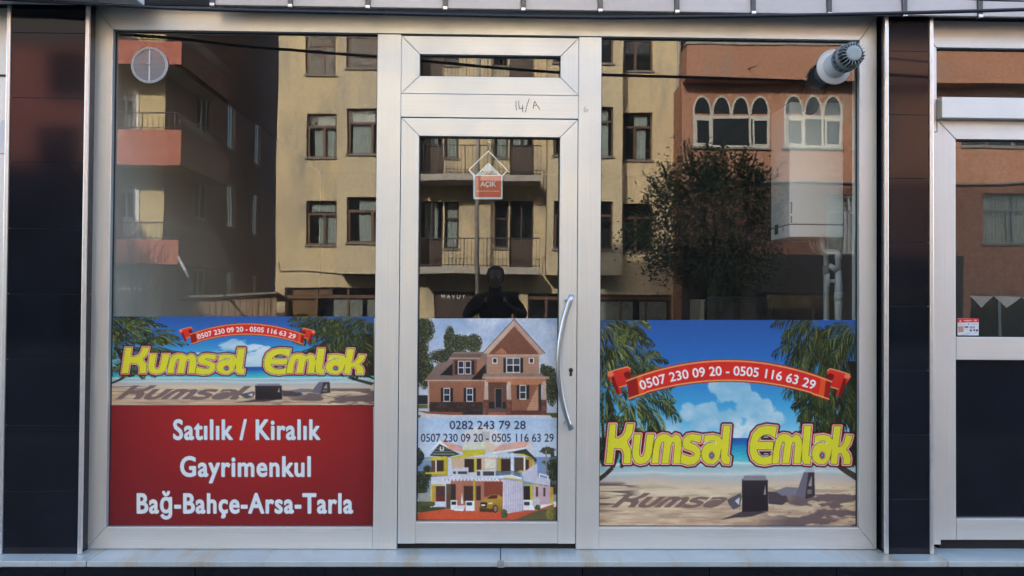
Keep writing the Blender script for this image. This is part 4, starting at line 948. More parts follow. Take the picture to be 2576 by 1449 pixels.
def loungers(P, T):
    P.poly([T(1200, 1036), T(1330, 985), T(1420, 948), T(1665, 952), T(1500, 1002), T(1330, 1012)], (74, 63, 68))
    P.poly([T(1665, 760), T(1830, 770), T(1860, 850), T(1800, 890), T(1670, 880)], (80, 70, 76))
    P.poly([T(1270, 838), T(1395, 775), T(1412, 800), T(1395, 905), T(1330, 935), T(1285, 880)], (90, 86, 96)); P.poly([T(1345, 850), T(1390, 815), T(1385, 890)], (208, 204, 214))
    P.poly([T(1412, 640), T(1662, 648), T(1666, 948), T(1414, 956)], (54, 47, 50), (40, 35, 40)); P.poly([T(1434, 606), T(1640, 606), T(1652, 652), T(1418, 652)], (136, 132, 140))
    for yy in (806, 880): P.poly([T(1436, yy), T(1626, yy+2), T(1626, yy+26), T(1436, yy+24)], (42, 36, 42))
    P.poly([T(1622, 790), T(1640, 690), T(1642, 790)], (170, 160, 150))
    P.poly([T(1730, 755), T(1840, 715), T(1950, 722), T(1935, 795), T(1800, 800)], (122, 119, 132)); P.poly([T(1930, 795), T(2008, 572), T(2060, 560), T(2024, 835)], (108, 104, 118))
    P.poly([T(2020, 835), T(2052, 570), T(2110, 562), T(2116, 805)], (60, 52, 56)); P.poly([T(2008, 574), T(2046, 532), T(2098, 538), T(2112, 574)], (176, 172, 186))
    P.poly([T(2050, 705), T(2084, 605), T(2086, 712)], (150, 150, 150)); P.poly([T(2044, 742), T(2086, 738), T(2086, 780), T(2040, 786)], (120, 108, 104))
def sand_shade(P, T, x0, x1, y0, y1, n_):
    for _ in range(n_):
        u = PR.random()**.7; x = x0+(x1-x0)*u; y = y0+(y1-y0)*PR.random(); rx, ry = PR.uniform(20, 95), PR.uniform(7, 20)
        if PR.random() < .75-.3*(1-u): P.poly([T(x+rx*PR.uniform(.7, 1.2)*math.cos(t*.5236)+ry*math.sin(t*.5236), y+ry*PR.uniform(.7, 1.2)*math.sin(t*.5236)) for t in range(12)], jit((104, 88, 90), 14))
def trunk(P, T, pts, w0, w1, col):
    for i in range(len(pts)-1):
        (xa, ya), (xb, yb) = pts[i], pts[i+1]; L = math.hypot(xb-xa, yb-ya); nx, ny = -(yb-ya)/L, (xb-xa)/L; wa = w0+(w1-w0)*i/(len(pts)-1); wb = w0+(w1-w0)*(i+1)/(len(pts)-1)
        P.poly([T(xa+nx*wa, ya+ny*wa), T(xb+nx*wb, yb+ny*wb), T(xb-nx*wb, yb-ny*wb), T(xa-nx*wa, ya-ny*wa)], jit(col, 8))
def clipT(T, x0, x1, y0, y1):
    def f(x, y): a_, b_ = T(x, y); return min(max(a_, x0), x1), min(max(b_, y0), y1)
    return f
def palms(P, T):
    dk = ((30, 38, 24), (22, 30, 22), (50, 60, 34), (40, 48, 28)); lt = ((70, 80, 40), (110, 116, 60), (44, 58, 30), (150, 150, 84))
    trunk(P, T, [(20, 1500), (100, 1440), (160, 1380), (195, 1300), (215, 1200), (180, 1000), (120, 700), (140, 300)], 20, 13, (58, 52, 44)); trunk(P, T, [(20, 1350), (80, 1200), (60, 800)], 14, 12, (40, 36, 32))
    for cx, cy, L, n_ in ((330, 1150, 230, 7), (60, 1050, 330, 8), (340, 740, 480, 15), (90, 640, 330, 9), (470, 430, 240, 10), (160, 230, 400, 16), (60, 60, 330, 9), (330, 60, 200, 6)):
        for k in range(n_):
            a_ = -2.6+4.9*k/(n_-1)+PR.uniform(-.15, .15); frond(P, T, cx, cy, a_, L*PR.uniform(.75, 1.1), PR.uniform(.5, 1.2), 20, L*.27, dk if k % 3 == 0 else ((44, 58, 30), (84, 94, 44), (30, 42, 26), (120, 126, 62)) if k % 3 == 1 else lt)
    trunk(P, T, [(2200, 1330), (2290, 1400), (2420, 1480)], 22, 30, (62, 56, 50)); trunk(P, T, [(2340, 1260), (2400, 1340), (2460, 1390)], 14, 18, (40, 40, 40)); trunk(P, T, [(2410, 1300), (2390, 900), (2380, 400)], 60, 60, (34, 34, 30))
    for cx, cy, L, n_ in ((2300, 1080, 300, 9), (2150, 760, 430, 13), (2350, 640, 420, 11), (2250, 300, 640, 15), (2050, 40, 430, 10), (2400, 120, 400, 10)):
        for k in range(n_):
            a_ = 1.2+3.0*k/(n_-1)+PR.uniform(-.15, .15); frond(P, T, cx, cy, a_, L*PR.uniform(.75, 1.1), PR.uniform(.6, 1.2), 22, L*.27, dk if k % 2 == 0 else ((44, 58, 30), (70, 84, 40), (30, 42, 26), (100, 106, 52)))
def sheet(name, label, px0, px1, py0, py1, cat='poster'):
    x0, z1 = at(px0, py0, 0); x1, z0 = at(px1, py1, 0)
    t = thing(name, label, cat, ((x0+x1)/2, -.001, z0))
    bx('film', 'sign_white', t, x0, x1, -.0012, -.0003, z0, z1); return t, Print(px0, px1, py0, py1)
def shade_sand(P, k=1.0):                             # dappled palm shade printed in the sand
    u, v = P.uv(); n_ = fbm(*v.shape, 10, 26, 4); m_ = np.clip((v-.80)/.02, 0, 1)*np.clip((u-.56-.25*(1-v))/.16, 0, 1)*np.clip((n_-.42)/.06, 0, 1)
    m2 = np.clip((v-.775)/.015, 0, 1)*np.clip((.16-u)/.05, 0, 1)*np.clip((fbm(*v.shape, 3, 60, 3)-.56)/.05, 0, 1)*np.clip((.93-v)/.03, 0, 1)
    m_ = np.maximum(m_, m2)[..., None]*.85; P.a[:] = P.a*(1-m_)+np.array((96, 80, 84))*m_
# right window poster
TR = lambda x, y: (1497+.2735*x, 798.7+.2735*y); TR2 = lambda x, y: (1497+.2613*x, 1037.7+.2613*y)
po, P = sheet('beach_poster', 'tall beach poster with palms, red phone ribbon and yellow lettering in the right window', 1508, 2161, 805, 1327)
beach_bg(P); palms(P, TR); shade_sand(P)
for ch, dx in WORD[:5]: P.poly([TR2(54+.98*x+.357*(1345-y), 915-.385*(1345-y)) for x, y in LET[ch]], (124, 100, 94))
loungers(P, TR2); ribbon(P, TR, TR); shop_name(P, TR, 1.0); P.build('picture', po, -.0016)
# left window: banner over the red panel
TL = lambda x, y: (264.2+.26369*x, 786.2+.26369*y)
NL = lambda x, y: (270+(1497+.2735*x-1508)/653*671, 796+(798.7+.2735*y-805)/522*223); LB = lambda x, y: TL(1.02*x-8, .434*y+415)
po, P = sheet('beach_banner', 'squat wide beach banner with palms and yellow lettering above the red panel', 270, 941, 796, 1019)
beach_bg(P); palms(P, NL); shade_sand(P)
for ch, dx in WORD[:6]: P.poly([TL(-5+1.02*x+.38*(1345-y), 830-.37*(1345-y)) for x, y in LET[ch]], (124, 102, 100))
loungers(P, LB); ribbon(P, lambda x, y: TL(644+.58*x, .55*y-111), TL, .62); shop_name(P, lambda x, y: TL(59.5+1.0256*x, .688*y-342), .74); P.build('picture', po, -.0016)
po, P = sheet('red_text_panel', 'deep red panel with three lines of white bold lettering, bottom of the left window', 266.5, 939, 1020.5, 1326.5)
TP = lambda x, y: (264.2+.26369*x, 1012.5+.26369*y); white = (212, 221, 229)
u, v = P.uv(); P.a[:] = grad(np.hypot((u-.54)*1.0, v*.62), [(0, (186, 38, 36)), (.2, (164, 36, 37)), (.5, (130, 34, 38)), (.8, (108, 32, 38))])
for body, xa, xb, yb, h in (('Satılık / Kiralık', 652, 2053, 350, 188), ('Gayrimenkul', 718, 1963, 702, 188), ('Bağ-Bahçe-Arsa-Tarla', 304, 2366, 1052, 186)):
    a_, b_ = TP(xa, yb), TP(xb, yb)
    for bold, col in ((3.4, (88, 30, 36)), (2.1, white)): P.text(body, a_[0]+1.5, b_[0]-1.5, a_[1], h*.26369, col, 0, None, bold, 1.10)
P.build('picture', po, -.0016)

# door poster
po, P = sheet('house_poster', 'door poster of a brown gabled house above a white and yellow villa with phone numbers', 1045, 1403, 801, 1312)
T1 = lambda x, y: (1037.7+.18663*x, 792.4+.18663*y); T2 = lambda x, y: (1037.7+.19966*x, 1037.7+.19966*y)
A = T1
def q4(P, T, x0, y0, x1, y1, c, c2=None): P.poly([T(x0, y0), T(x1, y0), T(x1, y1), T(x0, y1)], c, c2)
q4(P, A, 40, 30, 1990, 700, (150, 176, 212), (186, 200, 222)); q4(P, A, 40, 700, 1990, 1420, (186, 200, 222))
cf_ = np.clip((fbm(P.H, P.W, 4, 9, 4)-.42)/.25, 0, 1)[..., None]; P.a[:] = P.a*(1-.7*cf_)+np.array((204, 210, 224))*.7*cf_
def foliage(P, T, cx, cy, rx, ry, n_, cols, s0=9, s1=22):
    blob = [(cx+rx*.86*PR.uniform(.8, 1.08)*math.cos(t*.35), cy+ry*.86*PR.uniform(.8, 1.08)*math.sin(t*.35)) for t in range(18)]
    P.poly([T(*p) for p in blob], cols[1])
    s0, s1 = s0*.6, s1*.62
    for _ in range(int(n_*2.6)):
        u, r_ = PR.uniform(0, 6.28), PR.random()**.5; x, y = cx+rx*r_*math.cos(u), cy+ry*r_*math.sin(u); s_ = PR.uniform(s0, s1); a_ = PR.uniform(0, 6.28)
        P.poly([T(x+s_*math.cos(a_), y+s_*math.sin(a_)), T(x+s_*.6*math.cos(a_+1.7), y+s_*.6*math.sin(a_+1.7)), T(x+s_*math.cos(a_+3.1), y+s_*math.sin(a_+3.1)), T(x+s_*.6*math.cos(a_+4.6), y+s_*.6*math.sin(a_+4.6))], jit(PR.choice(cols), 8))
dkg = ((52, 60, 42), (34, 42, 32), (70, 78, 54), (104, 110, 80)); 
for a_ in ((150, 200, 150, 190, 420), (100, 450, 120, 200, 260), (500, 330, 80, 180, 200), (640, 380, 160, 120, 260), (830, 380, 110, 130, 240), (500, 560, 300, 110, 420), (160, 760, 130, 240, 420), (1830, 800, 110, 120, 260), (1880, 1000, 90, 230, 320), (1760, 720, 40, 60, 50)): foliage(P, A, *a_, dkg)
q4(P, A, 40, 1080, 220, 1200, (40, 44, 50)); q4(P, A, 40, 1205, 230, 1260, (104, 106, 54)); q4(P, A, 1790, 1320, 1990, 1420, (92, 90, 54))
# low wing
roof, rl, wd_ = (124, 100, 92), (142, 118, 108), (150, 96, 72)
P.poly([A(160, 878), A(350, 640), A(450, 640), A(560, 495), A(1010, 495), A(1010, 870), A(790, 878)], rl, roof)
for _ in range(160):
    x = PR.uniform(200, 960); y = PR.uniform(520, 865)
    if x > 160+(878-y)*.8+20: q4(P, A, x, y, x+PR.uniform(8, 26), y+6, jit((128, 104, 96), 14))
P.poly([A(370, 810), A(540, 650), A(540, 815)], (30, 28, 34)); P.poly([A(785, 875), A(985, 660), A(1000, 870)], (34, 30, 36)); P.poly([A(862, 795), A(862, 660), A(960, 570), A(980, 650)], (170, 112, 84))
q4(P, A, 545, 590, 865, 812, (120, 78, 60)); P.poly([A(495, 572), A(560, 520), A(950, 520), A(905, 580)], (112, 92, 86)); q4(P, A, 495, 572, 905, 596, (178, 140, 122))
for x in (575, 797): q4(P, A, x, 615, x+34, 800, (34, 34, 42))
for x in (612, 706): q4(P, A, x, 618, x+84, 800, (226, 224, 226)); q4(P, A, x+10, 628, x+74, 704, (44, 46, 62)); q4(P, A, x+10, 714, x+74, 790, (40, 40, 62))
q4(P, A, 225, 880, 975, 1180, (160, 102, 76), (148, 92, 66)); q4(P, A, 165, 872, 980, 890, (196, 160, 140))
for yy in range(930, 1170, 22): q4(P, A, 232, yy, 950, yy+3, (138, 84, 62))
q4(P, A, 228, 1172, 952, 1345, (58, 44, 42))
for _ in range(90): x, y = PR.uniform(232, 900), PR.uniform(1178, 1300); q4(P, A, x, y, x+PR.uniform(14, 40), y+PR.uniform(8, 14), jit((74, 56, 52), 16))
for x in (382, 690):
    q4(P, A, x, 985, x+164, 1165, (32, 34, 40)); q4(P, A, x+36, 983, x+126, 1168, (228, 226, 228)); q4(P, A, x+46, 994, x+116, 1070, (46, 48, 60)); q4(P, A, x+46, 1080, x+116, 1158, (36, 38, 56)); q4(P, A, x+79, 994, x+83, 1070, (150, 150, 156))
# gabled part
q4(P, A, 1012, 545, 1705, 800, (188, 140, 112)); 
for yy in range(570, 800, 22): q4(P, A, 1016, yy, 1700, yy+4, (132, 90, 70))
P.poly([A(1010, 540), A(1370, 100), A(1715, 540)], (136, 84, 64), (126, 74, 56))
for _ in range(90):
    y = PR.uniform(220, 530); hwid = (y-110)*.78; x = 1368+PR.uniform(-hwid, hwid)*.9; q4(P, A, x, y, x+PR.uniform(14, 34), y+3, (112, 66, 50))
P.poly([A(1100, 520), A(1200, 440), A(1285, 520)], (190, 116, 78)); q4(P, A, 1005, 530, 1712, 562, (196, 156, 136))
P.poly([A(945, 520), A(1370, 55), A(1372, 150), A(1030, 520)], (206, 170, 148)); P.poly([A(1370, 55), A(1785, 520), A(1715, 535), A(1372, 150)], (188, 150, 132)); P.stroke([A(945, 515), A(1370, 55), A(1785, 515)], 1.0, (92, 84, 84))
q4(P, A, 1225, 580, 1492, 776, (34, 34, 42)); q4(P, A, 1262, 574, 1452, 780, (232, 230, 232))
for x in (1275, 1364): q4(P, A, x, 586, x+78, 668, (70, 74, 84)); q4(P, A, x, 682, x+78, 768, (40, 40, 48))
for x in (1075, 1568): q4(P, A, x, 575, x+70, 655, (232, 230, 232)); q4(P, A, x+12, 588, x+58, 642, (44, 44, 50))
P.poly([A(935, 850), A(960, 788), A(1740, 800), A(1845, 858)], (150, 124, 112)); q4(P, A, 940, 830, 1842, 860, (196, 150, 128)); q4(P, A, 985, 860, 1800, 940, (196, 122, 82))
q4(P, A, 1020, 905, 1270, 1290, (104, 68, 56)); q4(P, A, 1325, 940, 1700, 1290, (146, 92, 68))
P.poly([A(1535, 1290), A(1690, 950), A(1695, 1290)], (206, 150, 112))
for yy in range(990, 1290, 22): P.poly([A(1690-(yy-950)*.45, yy), A(1692, yy), A(1692, yy+5), A(1690-(yy-950)*.45, yy+5)], (150, 100, 76))
q4(P, A, 1110, 990, 1212, 1245, (150, 130, 110)); q4(P, A, 1118, 996, 1204, 1245, (34, 40, 46)); q4(P, A, 1020, 1170, 1110, 1265, (44, 38, 40)); q4(P, A, 1212, 1170, 1265, 1265, (44, 38, 40))
q4(P, A, 1405, 945, 1575, 1132, (36, 38, 44)); q4(P, A, 1442, 942, 1532, 1138, (230, 228, 230)); q4(P, A, 1452, 954, 1522, 1036, (56, 60, 66)); q4(P, A, 1452, 1048, 1522, 1128, (50, 54, 60))
for x in (962, 1270, 1742):
    P.poly([A(x+12, 900), A(x+54, 900), A(x+62, 1142), A(x, 1142)], (206, 176, 156), (186, 156, 138)); q4(P, A, x-8, 1142, x+66, 1348, (112, 62, 52))
    for _ in range(22): xx, yy = PR.uniform(x-6, x+44), PR.uniform(1146, 1330); q4(P, A, xx, yy, xx+PR.uniform(12, 22), yy+PR.uniform(8, 14), jit((140, 84, 70), 24))
q4(P, A, 1700, 930, 1735, 1290, (50, 52, 56)); q4(P, A, 1325, 1285, 1735, 1348, (104, 58, 50)); q4(P, A, 1022, 1262, 1262, 1310, (92, 82, 80)); q4(P, A, 1022, 1310, 1262, 1352, (168, 90, 70))
P.poly([A(60, 1290), A(230, 1300), A(690, 1310), A(660, 1345), A(500, 1340), A(200, 1330)], (150, 80, 58)); P.poly([A(40, 1320), A(500, 1345), A(1850, 1350), A(1900, 1400), A(40, 1440)], (206, 202, 204)); q4(P, A, 205, 890, 224, 1300, (196, 176, 164))
P.poly([A(40, 1345), A(120, 1350), A(90, 1400), A(40, 1400)], (126, 116, 80)); P.poly([A(1900, 1370), A(1990, 1370), A(1990, 1430), A(1920, 1410)], (110, 104, 70))
# white and yellow villa
B = T2; q4(P, B, 30, 66, 1835, 560, (172, 200, 230), (196, 210, 230)); q4(P, B, 30, 560, 1835, 1090, (120, 150, 190))
for a_ in ((60, 560, 70, 130, 110), (190, 760, 60, 110, 110), (100, 900, 110, 160, 300), (1780, 720, 90, 180, 260), (1700, 480, 100, 50, 60), (1740, 960, 90, 90, 140)): foliage(P, B, *a_, dkg, 8, 20)
for k in range(13): frond(P, B, 1695, 480, -3.1+3.1*k/12+PR.uniform(-.1, .1), 120, 1.6, 12, 34, ((60, 70, 62), (84, 92, 80), (44, 52, 46)))
for k in range(10): frond(P, B, 1650, 640, -3.1+3.1*k/9, 90, 1.6, 10, 28, ((60, 70, 62), (50, 62, 50), (44, 52, 46)))
for k in range(9): frond(P, B, 60, 520, -1.6+2.4*k/8, 110, 1.4, 12, 36, ((40, 50, 52), (60, 72, 66)))
q4(P, B, 1675, 480, 1692, 760, (150, 140, 128)); q4(P, B, 70, 1015, 230, 1120, (158, 160, 156)); q4(P, B, 1770, 1040, 1835, 1120, (158, 160, 156))
q4(P, B, 30, 1120, 420, 1260, (84, 88, 56)); P.poly([B(30, 1270), B(420, 1215), B(1560, 1230), B(1780, 1150), B(1780, 1250), B(1230, 1365), B(30, 1365)], (214, 84, 50)); P.poly([B(1230, 1372), B(1560, 1240), B(1835, 1180), B(1835, 1372)], (98, 92, 58))
P.poly([B(100, 1180), B(220, 1165), B(420, 1215), B(120, 1250)], (70, 74, 52))
wl, wh, ylw, yd, br, orr = (206, 208, 222), (232, 232, 240), (214, 196, 48), (196, 150, 58), (66, 48, 44), (196, 120, 92)
P.poly([B(590, 300), B(740, 200), B(900, 150), B(1060, 220), B(1180, 320), B(1080, 420), B(640, 420)], (214, 212, 214)); q4(P, B, 870, 240, 970, 370, (190, 186, 186))
P.poly([B(180, 520), B(350, 345), B(650, 510), B(480, 470), B(340, 400)], (226, 226, 230)); P.poly([B(350, 345), B(620, 420), B(650, 505), B(480, 465)], (222, 160, 140)); P.poly([B(215, 545), B(340, 395), B(600, 525), B(450, 560)], (58, 66, 54))
for yy in (455, 490, 520): P.poly([B(255+ (520-yy)*.4, yy), B(480+(yy-455)*.8, yy), B(490+(yy-455)*.8, yy+5), B(250+(520-yy)*.4, yy+5)], (190, 194, 186))
q4(P, B, 345, 430, 395, 480, (236, 236, 240)); q4(P, B, 358, 432, 382, 468, (70, 74, 66))
P.poly([B(635, 420), B(915, 360), B(915, 480), B(635, 500)], (214, 216, 190)); P.poly([B(635, 475), B(915, 465), B(915, 530), B(635, 545)], (206, 194, 48)); P.poly([B(915, 360), B(1090, 430), B(1090, 500), B(915, 500)], (222, 196, 170))
P.poly([B(1010, 495), B(1110, 400), B(1480, 350), B(1530, 440), B(1430, 440)], (222, 166, 148)); P.poly([B(1480, 350), B(1550, 530), B(1420, 440)], (214, 208, 208)); P.poly([B(1010, 498), B(1430, 438), B(1430, 455), B(1010, 512)], (236, 236, 240)); P.poly([B(1180, 510), B(1430, 456), B(1565, 590), B(1560, 630), B(1380, 520)], (58, 64, 56))
# upper storey
q4(P, B, 240, 560, 450, 800, yd); P.poly([B(165, 590), B(410, 548), B(450, 560), B(450, 590), B(165, 605)], ylw); P.poly([B(165, 755), B(410, 742), B(440, 752), B(440, 775), B(165, 775)], ylw); q4(P, B, 405, 560, 450, 770, (190, 176, 50)); q4(P, B, 238, 605, 290, 750, (98, 72, 54)); q4(P, B, 288, 600, 304, 750, (230, 228, 228)); q4(P, B, 304, 600, 392, 740, br)
q4(P, B, 490, 560, 1060, 730, (216, 180, 146)); P.poly([B(450, 570), B(810, 500), B(900, 530), B(450, 590)], ylw); P.poly([B(450, 565), B(490, 575), B(500, 780), B(445, 800)], (206, 212, 230))
q4(P, B, 655, 585, 775, 755, br); q4(P, B, 775, 575, 803, 755, (214, 196, 48)); q4(P, B, 808, 580, 868, 720, br); P.poly([B(910, 575), B(1055, 590), B(1040, 700), B(920, 710)], (220, 214, 196)); q4(P, B, 1070, 560, 1115, 740, (196, 160, 60)); q4(P, B, 1115, 585, 1240, 740, br)
for x in range(960, 1230, 46): P.poly([B(x, 545), B(x+26, 535), B(x+26, 570), B(x, 575)], (226, 222, 190))
q4(P, B, 1285, 570, 1400, 745, (90, 66, 54)); q4(P, B, 1400, 560, 1420, 745, (228, 226, 228)); P.poly([B(1420, 560), B(1530, 590), B(1525, 770), B(1420, 740)], yd); q4(P, B, 1425, 590, 1468, 735, br); P.poly([B(1495, 755), B(1528, 590), B(1528, 765)], (220, 206, 50)); P.poly([B(1280, 540), B(1400, 520), B(1530, 580), B(1400, 545)], ylw); P.poly([B(1320, 735), B(1400, 728), B(1530, 765), B(1400, 760)], ylw)
q4(P, B, 1238, 505, 1274, 800, (218, 220, 234)); P.poly([B(1380, 760), B(1570, 640), B(1580, 900), B(1400, 860)], (198, 196, 216)); P.poly([B(1570, 800), B(1735, 840), B(1735, 930), B(1570, 890)], (202, 202, 220)); P.stroke([B(1600, 770), B(1705, 800), B(1705, 840)], 1.6, (232, 232, 238)); P.stroke([B(1600, 770), B(1600, 815)], 1.4, (232, 232, 238))
# balcony fronts
P.poly([B(500, 705), B(705, 690), B(705, 755), B(800, 750), B(800, 735), B(1050, 712), B(1050, 800), B(1160, 790), B(1160, 830), B(235, 850), B(235, 815), B(440, 800), B(500, 790)], wl)
for x0_, x1_ in ((512, 545), (570, 690), (810, 855), (888, 1030)): q4(P, B, x0_, 740, x1_, 775 if x1_ < 800 else 795, (76, 70, 66))
for yy in (745, 762, 780): P.stroke([B(1050, yy), B(1240, yy-10), B(1355, yy+22)], .9, (70, 70, 50))
P.poly([B(1050, 800), B(1250, 785), B(1380, 820), B(1380, 850), B(1170, 820)], (222, 222, 234))
q4(P, B, 235, 840, 480, 1190, wl); q4(P, B, 480, 850, 1140, 1230, (186, 112, 86)); q4(P, B, 900, 870, 1140, 1060, (142, 66, 50))
for x in range(375, 1060, 45): q4(P, B, x, 835, x+26, 860, (226, 226, 236)); q4(P, B, x+26, 838, x+44, 856, (150, 140, 148))
for x in range(800, 1140, 45): q4(P, B, x, 842, x+24, 868, (222, 200, 200))
q4(P, B, 245, 920, 290, 1120, yd); q4(P, B, 228, 900, 246, 1195, (220, 196, 60)); P.poly([B(245, 905), B(385, 900), B(385, 915), B(245, 920)], ylw); q4(P, B, 292, 925, 412, 1115, (86, 54, 50)); q4(P, B, 292, 1055, 412, 1120, (112, 50, 46)); q4(P, B, 425, 900, 482, 1215, (98, 78, 60)); q4(P, B, 482, 900, 545, 1100, (62, 50, 46))
q4(P, B, 645, 925, 765, 1115, (78, 50, 46)); q4(P, B, 765, 850, 788, 1235, (206, 176, 50)); q4(P, B, 803, 925, 862, 1105, (70, 52, 50)); q4(P, B, 480, 1105, 565, 1225, wh); q4(P, B, 492, 1120, 550, 1162, (40, 44, 52)); q4(P, B, 670, 1112, 780, 1240, wh); q4(P, B, 682, 1128, 750, 1170, (54, 60, 66))
P.poly([B(540, 1175), B(665, 1170), B(640, 1240), B(522, 1235)], (238, 238, 242)); P.stroke([B(530, 1205), B(650, 1205)], .7, (170, 160, 160)); P.stroke([B(536, 1188), B(655, 1188)], .7, (170, 160, 160)); P.poly([B(610, 1150), B(622, 1000), B(640, 1150)], (232, 230, 236))
P.poly([B(1140, 845), B(1390, 870), B(1400, 1235), B(1200, 1270), B(1135, 1220)], (206, 200, 216))
for x in range(1165, 1390, 22): P.stroke([B(x, 860), B(x+3, 1250)], .7, (168, 160, 180))
P.poly([B(1165, 815), B(1390, 845), B(1395, 865), B(1165, 835)], (214, 190, 60)); P.poly([B(1395, 905), B(1510, 905), B(1515, 1175), B(1395, 1175)], (214, 196, 48)); q4(P, B, 1398, 925, 1482, 1100, (52, 44, 46)); q4(P, B, 1395, 1100, 1512, 1230, wh); q4(P, B, 1405, 1125, 1475, 1168, (60, 60, 60))
P.poly([B(1515, 910), B(1735, 930), B(1735, 1150), B(1515, 1175)], (204, 172, 178)); q4(P, B, 1555, 935, 1582, 1060, (76, 62, 62)); q4(P, B, 1648, 945, 1674, 1055, (70, 60, 62)); P.poly([B(1735, 935), B(1775, 940), B(1735, 1140)], (214, 150, 60)); P.poly([B(1775, 940), B(1775, 1150), B(1738, 1145)], (214, 196, 48)); q4(P, B, 1522, 1090, 1600, 1170, (200, 200, 200)); P.poly([B(1515, 900), B(1600, 905), B(1600, 920), B(1515, 915)], (214, 196, 48))
# car on the drive
P.poly([B(835, 1180), B(850, 1130), B(915, 1085), B(985, 1035), B(1085, 1035), B(1130, 1070), B(1130, 1230), B(1070, 1255), B(850, 1240), B(838, 1215)], (206, 160, 52), (150, 104, 34)); P.poly([B(930, 1088), B(990, 1040), B(1080, 1038), B(1060, 1085)], (96, 52, 40)); P.poly([B(855, 1130), B(940, 1130), B(935, 1200), B(858, 1195)], (44, 40, 38)); q4(P, B, 868, 1158, 915, 1176, (226, 222, 214)); P.poly([B(840, 1200), B(1010, 1215), B(1020, 1255), B(850, 1250)], (78, 58, 36)); P.poly([B(950, 1140), B(1010, 1130), B(1000, 1150), B(955, 1155)], (224, 214, 190))
for x, y, r_ in ((1042, 1212, 1.0),): P.ell(*B(x, y), 6.6, 10.2, (44, 38, 40)); P.ell(*B(x+2, y), 4.2, 7.2, (150, 120, 110))
for a_ in ((1158, 1275, 42, 65, 70), (252, 1150, 34, 34, 50), (1575, 1195, 44, 34, 50)): foliage(P, B, *a_, ((60, 76, 48), (96, 110, 80), (44, 54, 40)), 6, 13)
foliage(P, B, 1730, 1270, 56, 90, 130, ((120, 116, 50), (150, 146, 70), (84, 88, 46)), 7, 16)
lum_ = P.a.mean(-1, keepdims=True); P.a[:] = lum_+(P.a-lum_)*.86; gr_ = 1+(fbm(P.H, P.W, 60, 84, 4, .7)-.5)*.17+(fbm(P.H, P.W, 6, 8, 3)-.5)*.12; P.a *= gr_[..., None]; k_ = P.a.copy(); P.a[1:-1, 1:-1] = (k_[1:-1, 1:-1]*2+k_[:-2, 1:-1]+k_[2:, 1:-1]+k_[1:-1, :-2]+k_[1:-1, 2:])/6; P.a[:] = np.clip(P.a, 0, 255)
P.text('0282 243 79 28', *[T2(470, 0)[0], T2(1424, 0)[0]], T2(0, 208)[1], 104*.19966, (30, 28, 60), 0, None, .25)
P.text('0507 230 09 20 - 0505 116 63 29', T2(108, 0)[0], T2(1778, 0)[0], T2(0, 368)[1], 102*.19966, (30, 28, 56), 0, None, .2)
P.build('picture', po, -.0016)

# ------------------------------------------------------------------ hanging OPEN card behind the door pane
T3 = lambda x, y: (1157.2+.12153*x, 339.6+.12153*y)
sg = thing('open_sign', 'house-shaped red and white card hung behind the door glass', 'sign', (0, .02, 2.05))
def at2(px, py, y): return at(px, py, y)
yS = .030
outl = [(588, 312), (1000, 735), (880, 850), (880, 1310), (862, 1328), (292, 1328), (275, 1310), (275, 845), (170, 720)]; inn = [(590, 348), (972, 738), (860, 838), (322, 832), (200, 716)]
ow = [at(*T3(*p), yS) for p in outl]; iw = [at(*T3(*p), yS) for p in inn]
q = MB()
for k in range(5):
    mp_ = [0, 1, 2, 7, 8][k]; a_, b_ = ow[mp_], ow[[1, 2, 7, 8, 0][k]]; c_, d_ = iw[[0, 1, 2, 3, 4][k]], iw[[1, 2, 3, 4, 0][k]]
    if k != 2: q.prism([a_, b_, d_, c_], yS, yS+.002)
q.prism([ow[2], ow[3], ow[4], ow[5], ow[6], ow[7], iw[3], iw[2]], yS, yS+.002)
tri_ = [at(*T3(x, y), yS) for x, y in ((590, 570), (858, 836), (322, 832))]; q.prism(tri_, yS+.0002, yS+.0022)
q.build('card', 'sign_white', sg)
P = Print(*[T3(318, 0)[0], T3(852, 0)[0]], T3(0, 848)[1], T3(0, 1288)[1], yS, .5, (216, 96, 70))
P.text('AÇIK', T3(425, 0)[0], T3(740, 0)[0], T3(0, 1062)[1], 96*.1215, (236, 228, 226), 0, None, .55)
P.text("Hürriyet Emlak'a da bekleriz.", T3(348, 0)[0], T3(818, 0)[0], T3(0, 1172)[1], 26*.1215, (240, 214, 206), 0, None, .12)
P.build('print', sg, yS-.0004)
P = Print(T3(425, 0)[0], T3(775, 0)[0], T3(0, 733)[1], T3(0, 832)[1], yS, .5, (222, 224, 224))
P.text('hurriyet', T3(508, 0)[0], T3(698, 0)[0], T3(0, 780)[1], 32*.1215, (190, 60, 56), 0, None, .3); P.text('emlak.com', T3(508, 0)[0], T3(768, 0)[0], T3(0, 822)[1], 30*.1215, (50, 44, 48), 0, None, .3)
P.poly([T3(428, 775), T3(462, 735), T3(496, 775), T3(486, 785), T3(462, 758), T3(438, 785)], (60, 50, 52)); P.poly([T3(438, 790), T3(450, 790), T3(450, 806), T3(474, 806), T3(474, 790), T3(486, 790), T3(486, 816), T3(438, 816)], (190, 60, 56))
P.build('logo', sg, yS-.0004)
hk = thing('suction_hook', 'small clear suction hook on the door glass above the house-shaped card', 'hook', (0, .01, 2.3))
hx, hz = at(*T3(612, 125), .012)
MB().lathe([(.0, .012), (.004, .011), (.008, .005), (.012, .003)], (hx, .010, hz), (0, 1, 0), 24).build('cup', 'clear_rim', hk)
